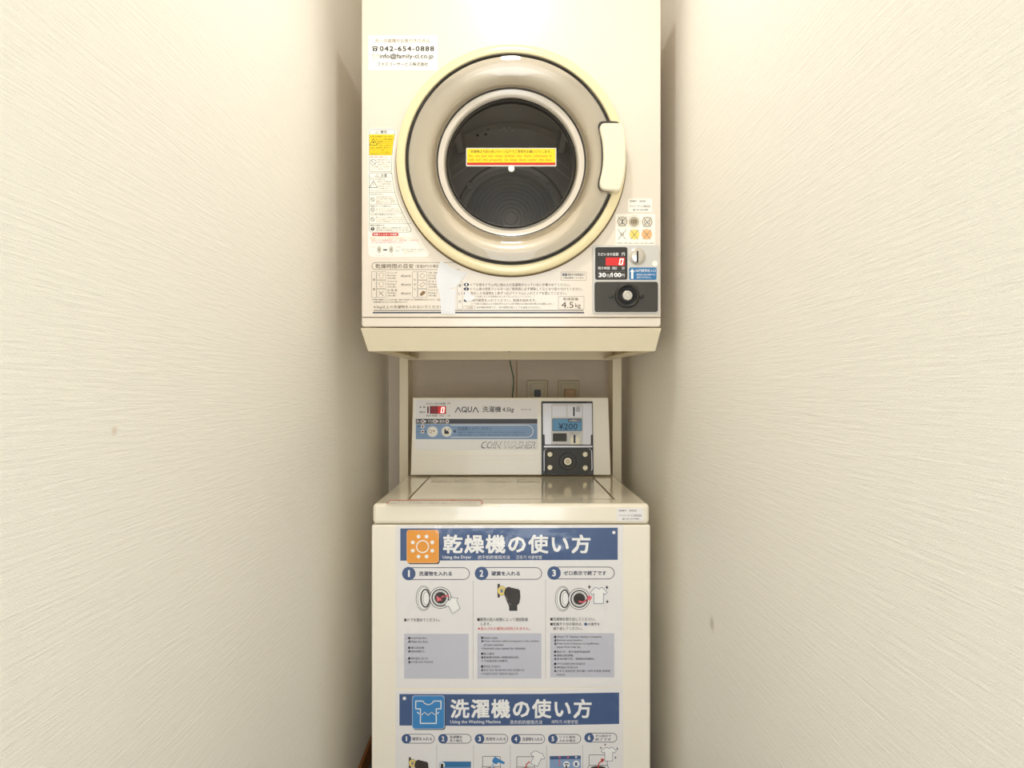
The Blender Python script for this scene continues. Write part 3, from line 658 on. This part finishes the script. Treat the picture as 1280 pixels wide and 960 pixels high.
# maker lettering, drawn stroke by stroke
def stroke(P, w_=1.1): ik.line(P, w_, 'navyd', .0001, name='lettering')
stroke([(569.2, 515.3), (572.7, 509.2), (576.2, 515.3)]); ik.ring(580.4, 512, 3.5, 1.1, 'navyd', .0001, name='lettering'); stroke([(580.6, 512.8), (583.6, 515.6)])
stroke([(585.3, 508.7), (585.3, 512.8), (585.9, 514.3), (587.3, 515), (588.7, 514.3), (589.3, 512.8), (589.3, 508.7)]); stroke([(591, 515.3), (594.5, 509.2), (598, 515.3)])
ik.text('洗濯機', 603, 508, 626.2, 515.4, 'txt', .012); ik.text('4.5kg', 628, 509.4, 642.6, 516.2, 'txt', .01, shear=.18); ik.text('MCW-C45', 651.4, 511, 664, 513, 'grayl')
ik.text('ただいまの金額', 533, 503.2, 557, 506, 'txt', .01); ik.text('円', 559.6, 503.2, 562.6, 506, 'txt', .01)
ik.text('残り時間（約）', 533, 518.4, 555, 521, 'brown', .008); ik.text('分', 559.6, 518.4, 562.6, 521, 'brown', .008)
ik.text('金  額', 524.2, 507.8, 531.8, 510.2, 'txt', .012); ik.text('運転中', 524.2, 514, 531.8, 516.4, 'txt', .01)
ik.rect(532.9, 507.4, 537, 517.6, 'white', .0001, name='display_frame'); ik.rect(534.1, 508, 536, 516.8, 'dred', .0002, name='bar_lamp')
ik.rr(537.4, 507.6, 557.6, 517.4, .5, 'dred', .0001, name='display_frame'); ik.rect(547.6, 508, 557.2, 517, 'led', .0002, name='led_window'); ik.rect(538, 508, 547.6, 517, 'ledd', .0002, name='led_window')
for x in (539.6, 543.8): ik.line([(x+.8, 509.4), (x+3, 509.4), (x+2.2, 515.6), (x, 515.6)], .5, 'red', .0003, True)
ik.line([(552.4, 509.6), (555.4, 509.6), (554.6, 515.6), (551.4, 515.6)], 1.1, 'leddig', .0004, True, name='led_digit')
ik.text('洗い', 520.4, 524.8, 526, 528.6, 'white', .02); ik.text('すすぎ', 534.8, 524.8, 541.4, 528.6, 'white', .015); ik.text('脱水', 549.6, 524.8, 556, 528.6, 'white', .02)
for x in (531.2, 546.4): ik.poly([(x, 525.2), (x+2, 526.8), (x, 528.4)], 'white', .0001)
ik.text('槽洗浄', 522, 532, 526, 534.2, 'txt'); ik.text('シャワー', 520.6, 538.6, 526, 540.6, 'txt')
ik.poly([(531, 538.4), (533, 539.8), (531, 541.2)], 'txt', .0001)
ik.poly([(566.8, 539.2), (569.4, 537), (569.4, 541.4)], 'txt', .0001)
ik.line([(563.5, 531.5), (659, 531.5)]+[(659+7.4*math.sin(t*PI/8), 539-7.5*math.cos(t*PI/8)) for t in range(1, 8)]+[(659, 546.5), (563.5, 546.5)], .8, 'white', .0001)
ik.text('洗濯槽シャワーボタン', 571.8, 533.8, 614.7, 538.2, 'outline', .006)
ik.text('運転中に押すと洗濯槽がシャワー洗浄されます。シャワー中はランプが点灯し、終了すると自動的に消灯します。', 572.8, 539.6, 657.6, 541.5, 'outline', .006); ik.text('洗濯槽の洗浄に使用してください（約30秒）。運転中は途中で押しても切れません。ふたを閉めてください。', 572.8, 542.9, 657.8, 544.8, 'outline', .006)
ik.text('COIN WASHER', 601.6, 552, 668.9, 560.6, 'dgray', .03, shear=.35); ik.text('COIN WASHER', 602.6, 552.5, 668.1, 559.7, 'white', .02, dl=.00022, shear=.35)
ik.flush()
def lampdot(x, y):
    solid('indicator', circ(x, y, 2.3, 16), 0, .0006, Plane(PC.p+PC.n*.0013, PC.n), 'white', pan, .0002, 1); solid('indicator_lens', circ(x, y, 1.2, 12), 0, .001, Plane(PC.p+PC.n*.0013, PC.n), 'dred', pan)
for p_ in ((528.6, 526.8), (543.8, 526.8), (559, 526.8), (528.3, 533.1), (528.3, 539.6)): lampdot(*p_)
PC1 = Plane(PC.p+PC.n*.0013, PC.n)
for x in (540.7, 558.4):
    solid('button_ring', circ(x, 539.6, 7.2, 28), 0, .0006, PC1, 'palebl', pan); solid('push_button', circ(x, 539.6, 6.2, 28), 0, .0022, PC1, 'stick', pan, .0008, 2)
ik = Ink(PC1, pan, .0025)
ik.ring(537.8, 539.2, 2.2, .5, 'tan'); ik.poly([(541.4, 537.2), (543.4, 538.6), (543.2, 540), (541.4, 539.4)], 'tan'); ik.text('スタート', 538.6, 541.4, 542.8, 542.6, 'brown')
ik.poly([(555.6, 536.4), (557.4, 536.4), (557.4, 538.4), (559.8, 538.4), (561.2, 540.4), (561.2, 542.4), (555.6, 542.4)], 'txt'); ik.line([(560, 538), (561.8, 536)], .5, 'brown'); ik.flush()

# coin unit on the console
cu = solid('coin_unit', [(677.4, 501.8), (739.8, 501.8), (740.6, 503), (741.9, 593.6), (677, 593.6), (676.6, 503)], 0, .003, PC, 'black', washer, .0008, 2)
PU = Plane(PC.p+PC.n*.003, PC.n)
solid('face_plate', [(678.2, 504.2), (739.8, 504.2), (740.4, 543), (738.6, 544), (738.6, 555.8), (681, 555.8), (680.6, 543.5), (678.6, 543)], 0, .002, PU, 'silverw', cu, .0008, 2)
PU2 = Plane(PC.p+PC.n*.005, PC.n)
solid('centre_panel', rr(689, 504.8, 728.6, 555.6, (2.5, 2.5, .5, .5)), 0, .0012, PU2, 'silver', cu, .0006, 2)
PU3 = Plane(PC.p+PC.n*.0062, PC.n)
solid('blank_plate', rr(690.4, 507, 708, 521.4, 1), 0, .0008, PU3, 'silverw', cu, .0004, 1)
solid('slot_plate', rr(709.2, 507, 727.6, 521.4, 1), 0, .0012, PU3, 'silverw', cu, .0005, 1)
solid('coin_slot', rr(716.4, 508.6, 718.2, 520.4, .6, 2), .0012, .0015, PU3, 'slot', cu)
solid('price_label', rr(690.3, 523.2, 727.5, 538.8, 1), 0, .0006, PU3, 'outline', cu)
ik = Ink(PU3, cu, .0008)
ik.rr(690.9, 523.8, 726.9, 538.2, .8, 'steelblue', 0, 'price_print'); ik.rr(710, 524, 725.8, 527.6, 1, 'navyd', .0001, 'price_print'); ik.text('100円硬貨投入口', 711, 524.5, 725, 527.1, 'white', .02, .0003)
ik.text('¥200', 698, 529, 721.8, 537, 'navyd', .004, .0002); 
for i in range(4):
    for j in range(5): ik.rect(719.8+j*1.1, 508.4+i*1.7, 720.6+j*1.1, 509.5+i*1.7, 'grayl', .001)
ik.text('返却', 712, 540.2, 717.4, 542.6, 'grayl', .01); ik.text('ロック', 719, 540.2, 725, 542.6, 'grayl', .01)
ik.flush()
solid('return_window', rr(691, 541.6, 708.4, 551.8, .8), 0, .0005, PU3, 'blackp', cu)
solid('return_bay', rr(713, 546, 724.4, 555.4, .5), 0, .0006, PU3, 'bolt', cu)
solid('return_slot', rr(717, 543.4, 719.2, 554, .6, 2), .0005, .0016, PU3, 'navyd', cu)
solid('chrome_bar', rr(679.8, 557, 740.4, 559.4, .8), 0, .002, PU, 'silverw', cu, .0006, 2)
solid('lock_plate', rr(680.6, 561.4, 739, 591.4, 3), 0, .002, PU, 'blackp', cu, .0012, 2)
ik = Ink(PU, cu, .0006); ik.line([(680.2, 588.5), (680.2, 564), (682.6, 561.2)], 1, 'silverw', name='plate_edge'); ik.line([(736.6, 561.2), (739.4, 563.6), (740, 586), (737.6, 590.6)], 1.1, 'silverw', name='plate_edge'); ik.flush()
PUL = Plane(PC.p+PC.n*.005, PC.n)
for (x, y) in ((687.4, 568), (731.4, 568), (687.4, 584.4), (731.4, 584.9)): solid('bolt', circ(x, y, 3.5, 20), 0, .0028, PUL, 'bolt', cu, .0016, 3)
for r_, l0_, l1_, m_, nm in ((11, 0, .0008, 'slot', 'lock_groove'), (10.4, .0008, .0018, 'blackp', 'lock_collar'), (6.2, .0018, .0021, 'slot', 'lock_groove'), (4.7, .0018, .0042, 'bolt', 'lock_cylinder'), (2.2, .0042, .0045, 'gap', 'key_way'), (1.3, .0045, .0052, 'bolt', 'key_pin')):
    solid(nm, circ(709.6, 576.9, r_, 32), l0_, l1_, PUL, m_, cu, .0003 if r_ > 4 else 0, 1)

# ================================================================== POSTERS
def shirt(ik, P, w_=.55): ik.poly(P, 'white', .00022); ik.line(P, w_, 'outline', .0003, True)
def sparkle(ik, x, y, r=2.2): ik.poly([(x, y-r), (x+r*.3, y-r*.3), (x+r*.7, y), (x+r*.3, y+r*.3), (x, y+r), (x-r*.3, y+r*.3), (x-r*.7, y), (x-r*.3, y-r*.3)], 'txt', .0002)
def step(ik, n_, cx, cy, R, xe, hh, w_=.8):
    ik.line([(cx, cy-hh), (xe-hh, cy-hh)]+[(xe-hh+hh*math.sin(t*PI/10), cy-hh*math.cos(t*PI/10)) for t in range(1, 10)]+[(xe-hh, cy+hh), (cx, cy+hh)], w_, 'navyd')
    ik.circ(cx, cy, R, 'navy', .0001, None, 'number_disc#'+n_); ik.text(n_, cx-R*(.12 if n_ == '1' else .28), cy-R*.52, cx+R*(.16 if n_ == '1' else .28), cy+R*.5, 'white', .035, .00025)
def drum_pic(ik, ex, ey, cx, cy):
    ik.circ(ex, ey, 9.6, 'white', .0001, 15.8); ik.ring(ex, ey, 9.6, .6, 'fistk', .0002, 15.8, 'dryer_picture'); ik.ring(ex+.4, ey, 8, .5, 'fistk', .0002, 14.2, 'dryer_picture')
    ik.ring(ex+2.2, ey, 6.4, 1.7, 'fistk', .0002, 11.8, 'dryer_picture'); ik.ring(ex+3.4, ey, 4.2, .4, 'fistk', .0003, 8.2, 'dryer_picture')
    ik.circ(cx, cy, 13.6, 'white', .0004, None, 'dryer_picture'); ik.ring(cx, cy, 13.6, .7, 'fistk', .0005); ik.ring(cx, cy, 11.2, 1.6, 'fistk', .0005); ik.circ(cx, cy, 7.4, 'fistk', .0005); ik.ring(cx, cy, 8.6, .4, 'fistk', .0005)
def fist(ik, ox, oy, k=1.0):
    Q = lambda L: [(ox+x*k, oy+y*k) for x, y in L]
    ik.poly(Q([(0, -8.5), (3, -8.5), (3, 8.5), (0, 8.5)]), 'fistk', .0001); ik.circ(ox+5.3*k, oy, 5.5*k, 'lyel', .0002, 6*k); ik.ring(ox+5.3*k, oy, 5.5*k, .4, 'fistk', .0003, 6*k)
    ik.text('¥', ox+3.3*k, oy-3*k, ox+7.3*k, oy+3*k, 'cyan', .02, .0004)
    ik.poly(Q([(8, 3), (9.4, -2), (12, -4.6), (15, -5), (17, -3.8), (20, -3.6), (22, -2.6), (25, -2.4), (28, -.6), (28.6, 8), (27.4, 15), (24.6, 18.5), (24.8, 25), (14.6, 25), (14.4, 19), (11, 12)]), 'fistk', .0005)
    ik.line(Q([(10, 7), (13, 12)]), .8, 'grayl', .0006); ik.line(Q([(14, 15), (17, 17.4)]), .7, 'grayl', .0006)

def poster(name, label, outline, build):
    root = empty(name, PW.at(outline[0][0], outline[2][1], .0002), label, 'poster', None)
    solid('sheet', outline, .0003, .0009, PW, 'paper', root)
    ik = Ink(PW, root, .0010); build(ik); ik.flush()
    o = pyd('laminate_film', [PW.at(x, y, .0022) for x, y in outline], [tuple(range(len(outline)))], 'film', root)
    return root

def p1(ik):
    ik.poly([(500.5, 660.4), (772, 659.5), (772, 699.6), (500.5, 700.7)], 'navy', name='header_band#1')
    ik.poly(rr(509.6, 663.6, 549.8, 705, 3.4), 'txt', .00005); ik.poly(rr(508.4, 662.2, 548.7, 703.7, 3.4), 'peach', .0001, 'icon_border#1'); ik.poly(rr(509.2, 663, 547.9, 702.9, 3), 'orange', .0002, 'icon_tile#1')
    cx, cy = 528.3, 683; ik.ring(cx, cy, 8.1, 1.4, 'white', .0003)
    for dx, dy in ((5, 12.5), (12.2, 5.2)):
        for a_ in (-1, 1):
            for b_ in (-1, 1): ik.circ(cx+a_*dx, cy+b_*dy, 2.4, 'white', .0003)
    ik.text('乾燥機の使い方', 553.9, 668, 738, 691.6, 'white', .036, .0003, space=1.12)
    ik.text('Using the Dryer', 553.3, 694.2, 589.4, 699.3, 'white', .008); ik.text('烘干机的使用方法', 597.3, 694, 637.5, 698.6, 'white', .004); ik.text('건조기 사용방법', 645, 694, 677, 698.6, 'white', .004)
    ik.circ(767.2, 665.4, 2.1, 'white', .0002)
    for (n_, cx, xe, t, xa, xb, cy) in (('1', 511.1, 586.9, '洗濯物を入れる', 523.8, 565, 716.8), ('2', 601.9, 677, '硬貨を入れる', 614.2, 650, 716.6), ('3', 692.5, 767.8, 'ゼロ表示で終了です', 704.4, 757.8, 716.1)):
        step(ik, n_, cx, cy, 8.4, xe, 7.4); ik.text(t, xa, cy-2.8, xb, cy+2.9, 'navyd', .03)
    ik.dots(591.5, 726, 849, 1.3, .32, 'grayl'); ik.dots(682, 725, 848, 1.3, .32, 'grayl')
    drum_pic(ik, 529.6, 747.6, 550.6, 746.9)
    ik.line([(560.5, 744.3), (556, 744.5), (551.5, 746.5), (548, 749.4)], 2.2, 'pink', .0007); ik.poly([(545.6, 744), (546.4, 751.4), (553, 750)], 'pink', .0008)
    P = [(556.2, 755.4), (560, 750.2), (562.5, 749.6), (565, 745.6), (568, 747.2), (572.2, 747), (571, 750.4), (575.2, 760.4), (566, 766.6), (560.6, 757), (558.4, 758)]
    ik.poly(P, 'white', .0009); ik.line(P, .5, 'outline', .001, True)
    fist(ik, 621.9, 738.2)
    drum_pic(ik, 703.4, 748.2, 724, 748.3)
    P = [((x/8)+630, (y/8)+650) for x, y in ((862, 720), (905, 675), (925, 672), (948, 690), (970, 672), (985, 675), (1030, 720), (1008, 745), (993, 730), (993, 832), (898, 832), (898, 735), (880, 748))]
    ik.poly(P, 'white', .0007); ik.line(P, .55, 'outline', .0008, True)
    ik.line([(724, 751.6), (728.5, 752.4), (733, 750), (736.4, 747.4)], 2.2, 'pink', .0009); ik.poly([(733.2, 743.4), (740.2, 745.6), (737, 751.2)], 'pink', .001)
    sparkle(ik, 736.6, 733.5, 2.8); sparkle(ik, 758.5, 734, 2.8); sparkle(ik, 759, 751.8, 2.6)
    T = ik.text
    T('■ドアを閉めてください。', 505.3, 772.6, 550.2, 776.9, 'txt', .02)
    T('■硬貨の投入枚数によって連続乾燥', 596.7, 771.8, 660, 776.4, 'txt', .02); T('します。', 601, 777.7, 613.4, 781.7, 'txt', .02); T('★投入された硬貨は利用されません。', 597, 783.4, 662.7, 787.5, 'red', .02)
    T('■洗濯物を取り出してください。', 687.8, 771.6, 744, 775.8, 'txt', .02); T('■乾燥不十分の場合は、②の操作を', 687.8, 777.8, 749.6, 781.9, 'txt', .02); T('繰り返してください。', 691.5, 783.3, 728, 787.3, 'txt', .02)
    ik.circ(732, 779.8, 1.9, 'navy', .0004)
    ik.rect(505.3, 792, 585.8, 848, 'lav', 0, 'text_panel#1'); ik.rect(596.7, 791.4, 676.7, 847.9, 'lav', 0, 'text_panel#2'); ik.rect(687.8, 791.3, 767.6, 846.4, 'lav', 0, 'text_panel#3')
    def col(x, L):
        for (t, xa, xb, y) in L:
            T(t, xa or x+3.4, y, xb, y+3, 'txt', .025)
            if not xa:
                pass
    def bullets(x, L):
        for (kind, y) in L:
            if kind == 'c': ik.circ(x+1.4, y+1.5, 1.5, 'txt')
            elif kind == 's': ik.rect(x+.4, y+.4, x+2.6, y+2.7, 'txt')
            else: T('★', x+.4, y+.3, x+2.6, y+2.6, 'txt')
    col(510.3, [('Load laundry.', 0, 533.8, 796), ('Close the door.', 0, 535.6, 800.2), ('放入洗涤物', 0, 530.3, 808), ('请关闭机门。', 0, 531.4, 812.4), ('세탁물을 넣는다', 0, 535, 821.3), ('도어를 닫아 주십시오', 0, 541.6, 825.8)])
    bullets(510.3, [('c', 796), ('s', 800.2), ('c', 808), ('s', 812.4), ('c', 821.3), ('s', 825.8)])
    col(601.3, [('Insert coins', 0, 622, 795.4), ('Dryer duration will correspond to the number', 0, 674, 799.8), ('of coins inserted.', 604.5, 629.5, 804.2), ('Inserted coins cannot be refunded.', 0, 657, 808.6), ('投入硬币', 0, 617.8, 815.4), ('根据硬币的投入枚数连续运转。', 0, 649, 819.9), ('不会退还投入的硬币。', 0, 635.3, 824.3), ('동전을 투입한다', 0, 625.6, 831.4), ('동전 투입 개수에 따라 연속 운전합니다.', 0, 656, 835.9), ('투입한 동전은 반환되지 않습니다.', 0, 648, 840.4)])
    bullets(601.3, [('c', 795.4), ('s', 799.8), ('t', 808.6), ('c', 815.4), ('s', 819.9), ('t', 824.3), ('c', 831.4), ('s', 835.9), ('t', 840.4)])
    col(692.5, [('When “0” displays, drying is complete.', 0, 752.5, 794.4), ('Remove your laundry.', 0, 728, 798.7), ('If the level of dryness is insufficient,', 0, 749, 803), ('repeat from step (2).', 695.5, 726, 807.2), ('显示“0”，烘干结束完成运转', 0, 737.5, 813), ('请取出洗涤物。', 0, 717, 817.5), ('未充分烘干时，请重复②的操作。', 0, 743.7, 821.8), ('“0”이 표시되면 운전이 종료됩니다', 0, 731.6, 828.1), ('세탁물을 꺼내십시오', 0, 722.5, 832.5), ('건조가 불충분한 경우에는 ②의 조작을 반복해', 0, 762, 837), ('주십시오.', 695.5, 707, 841.5)])
    bullets(692.5, [('c', 794.4), ('s', 798.7), ('s', 803), ('c', 813), ('s', 817.5), ('s', 821.8), ('c', 828.1), ('s', 832.5), ('s', 837)])
poster('instruction_poster', 'upper laminated poster with orange sun icon, stuck on the washer front', [(495, 656.8), (778.6, 655.9), (778.2, 857.6), (777, 858.2), (495.2, 859.8)], p1)

def washer_pic(ik, cx, y, w_=11):
    ik.line([(cx-w_, y+13), (cx-w_, y+.6), (cx-w_+.8, y), (cx+w_-.8, y), (cx+w_, y+.6), (cx+w_, y+13)], .6, 'fistk', .0002)
    ik.line([(cx-w_-2.5, y+30), (cx-w_-2.5, y+18), (cx-w_, y+13), (cx+w_, y+13), (cx+w_+2.5, y+18), (cx+w_+2.5, y+30)], .6, 'fistk', .0002)
    ik.circ(cx, y+16.4, w_-2, 'fistk', .0002, 2.6)
def p2(ik):
    ik.poly([(499.4, 867.2), (600, 867.4), (680, 867), (773.8, 865.3), (773.8, 904.6), (700, 906), (600, 907), (499.4, 906.6)], 'navy', name='header_band#1')
    ik.circ(505.6, 872.6, 2.2, 'white', .0002)
    ik.poly(rr(516.2, 870, 556.9, 912, 3.4), 'txt', .00005); ik.poly(rr(515.2, 869, 555.9, 911, 3.4), 'palebl', .0001, 'icon_border#1'); ik.poly(rr(516, 869.8, 555.1, 910.2, 3), 'blue', .0002, 'icon_tile#1')
    Q = lambda L: [(490+x/8, 850+y/8) for x, y in L]
    ik.line(Q([(238, 207), (310, 207), (325, 228), (345, 239), (365, 242), (385, 239), (403, 228), (418, 207), (490, 207), (490, 285), (443, 285), (443, 430), (285, 430), (285, 285), (238, 285)]), 1.3, 'white', .0003, True)
    ik.line(Q([(253, 318), (275, 336), (296, 345), (315, 330), (327, 320), (340, 330), (362, 348), (384, 330), (398, 320), (412, 330), (430, 345), (450, 336), (468, 320)]), 1.1, 'white', .0003)
    ik.text('洗濯機の使い方', 563.1, 873.4, 739.4, 897.4, 'white', .036, .0003, space=1.12)
    ik.text('Using the Washing Machine', 562.9, 899.8, 625.9, 905, 'white', .008); ik.text('洗衣机的使用方法', 637.3, 899.8, 678, 904.8, 'white', .004); ik.text('세탁기 사용방법', 689, 899.6, 722, 904.2, 'white', .004)
    S = [('1', 508.1, 923.1, 543, ['硬貨を入れる'], 515.6, 540), ('2', 553.8, 923.1, 589, ['洗濯槽を', '洗う場合'], 562, 578), ('3', 599.5, 923.2, 634.8, ['洗剤を入れる'], 607, 632.5), ('4', 644.8, 923.5, 680.8, ['洗濯物を入れる'], 653, 678), ('5', 691, 923.2, 725.9, ['ソフト剤を', '入れる場合'], 698.8, 719.4), ('6', 736.3, 921.7, 771, ['ゼロ表示で', '終了です'], 744, 763.8)]
    for (n_, cx, cy, xe, L, xa, xb) in S:
        step(ik, n_, cx, cy, 6, xe, 5.6, .7)
        if len(L) == 1: ik.text(L[0], xa, cy-2.2, xb, cy+2.4, 'navyd', .03)
        else: ik.text(L[0], xa, cy-4, xb, cy-.4, 'navyd', .03); ik.text(L[1], xa, cy+.4, xb, cy+4, 'navyd', .03)
    for x in (546, 592, 637.9, 683.4, 728.5): ik.dots(x, 932, 985, 1.3, .32, 'grayl')
    fist(ik, 511.2, 953.5, .86)
    ik.rect(553, 951.5, 588.8, 958.5, 'cyan', .0001); ik.rect(553, 958.8, 588.8, 975, 'blue', .0001); ik.circ(552.8, 955.8, 4, 'white', .0002); ik.ring(552.8, 955.8, 4, .5, 'cyan', .0003); ik.poly([(551, 954), (554.4, 954), (554.2, 960), (552, 968), (551, 960)], 'fistk', .0004)
    washer_pic(ik, 614.3, 945); ik.poly([(615.4, 949.5), (618.6, 945.4), (624, 948.4), (631.2, 952.6), (630, 954.8), (623, 952.4), (620.6, 955), (615.6, 952.6)], 'blue', .0004); ik.line([(616.5, 955), (614.4, 960)], 2.4, 'palebl', .0004)
    washer_pic(ik, 657, 945.4)
    P = [(663.6, 941.4), (667, 938.6), (670.6, 938), (674.4, 940.6), (678, 941.4), (681, 947.6), (677.6, 948.6), (676.6, 947.4), (672, 957.6), (663.4, 953.6), (667, 945), (664.2, 943.6)]
    ik.poly(P, 'white', .0005); ik.line(P, .5, 'outline', .0006, True); ik.line([(662, 951.6), (658.4, 954.4), (656.8, 960)], 1.3, 'red', .0006)
    ik.poly([(687, 944.8), (725.8, 944), (726, 948.2), (687, 949)], 'navy', .0001); ik.poly([(687, 949), (726, 948.2), (726, 975), (687, 975)], 'blue2', .0001)
    for x, y in ((699.6, 946.4), (710, 946.2), (699.4, 951.2), (699.4, 955.2)): ik.circ(x, y, 1.2, 'pink', .0002)
    ik.circ(720, 946, 1.2, 'white', .0002); ik.circ(708, 955, 4.1, 'white', .0002); ik.circ(720.2, 954.4, 4.1, 'white', .0002); ik.rect(718.6, 952.4, 721.6, 956.8, 'navy', .0003); ik.rect(706.9, 956, 708.9, 966, 'fistk', .0003); ik.rect(705.6, 953.4, 710.6, 955, 'navy', .0003)
    washer_pic(ik, 747.6, 943.2, 11.4)
    P = [(751.2, 938.4), (756.2, 934), (758.8, 933.6), (761, 935.4), (763.2, 933.6), (766, 934), (770.4, 938.2), (767.8, 940.6), (765.6, 939.4), (765.6, 950.6), (755.8, 950.6), (755.8, 939.6), (753.6, 940.8)]
    ik.poly(P, 'white', .0005); ik.line(P, .5, 'outline', .0006, True)
    ik.line([(747.4, 959), (748.4, 953.6), (752.6, 950)], 1.4, 'red', .0006); ik.poly([(750.6, 947.4), (755.4, 948.4), (753, 952.6)], 'red', .0006)
    for p_ in ((751, 934.4), (756.2, 930.4), (771.4, 935.4), (769.2, 946.6)): sparkle(ik, *p_, 1.8)
poster('instruction_poster', 'lower laminated poster with blue shirt icon, stuck on the washer front', [(494.6, 862.8), (600, 863.2), (700, 861.6), (778.8, 859.6), (779.2, 1064), (494.4, 1066)], p2)

# ================================================================== WIRES AND OUTLETS
gp = [(X(635.5, 1.76), 1.76, Z(440, 1.76)), (X(639, 1.77), 1.77, Z(460, 1.77)), (X(642.4, 1.775), 1.775, Z(474, 1.775)), (X(641.5, 1.775), 1.775, Z(486, 1.775)), (X(640, 1.77), 1.77, Z(500, 1.77)), (X(640, 1.74), 1.74, Z(530, 1.74)), (X(640, 1.70), 1.70, Z(560, 1.70))]
tag(tube('earth_wire', gp, .0016, 'green'), 'thin green earth wire hanging from the tray behind the washer console', 'wire')
pp = [(X(645.6, 1.84), 1.842, Z(430, 1.84)), (X(646.2, 1.84), 1.842, Z(470, 1.84)), (X(645.6, 1.84), 1.842, Z(520, 1.84)), (X(645.6, 1.84), 1.842, Z(560, 1.84))]
tag(tube('thin_cable', pp, .0014, 'plug'), 'thin pale pinkish cable running down the back wall beside the green wire', 'wire')
PK = front(YB)
def outlet(px0, px1, label, plugged):
    cx = (px0+px1)/2
    r = empty('wall_outlet', PK.at(cx, 500, 0), label, 'outlet')
    solid('cover_plate', rr(px0, 475, px1, 475+46, 1.6), 0, .008, PK, 'outlet', r, .0035, 2)
    P_ = front(YB-.008)
    solid('plate_frame', rr(px0+4, 479.5, px1-4, 516.5, .8), 0, .0025, P_, 'outlet', r, .001, 2)
    if plugged:
        solid('plug', rr(cx-5.8, 486.5, cx+7.4, 505, 1), .0025, .026, P_, 'plug', r, .003, 2)
    else:
        solid('socket', rr(cx-5, 486, cx+4.8, 500, 1), .0025, .0032, P_, 'outlet', r); solid('socket_opening', rr(cx-4, 487, cx+4.4, 496, 1.4), .0032, .0042, P_, 'black', r)
outlet(658.5, 684.6, 'beige wall socket plate with a dark opening behind the console, left of two', False)
outlet(697.4, 724, 'beige wall socket plate with a tan plug behind the console, right of two', True)
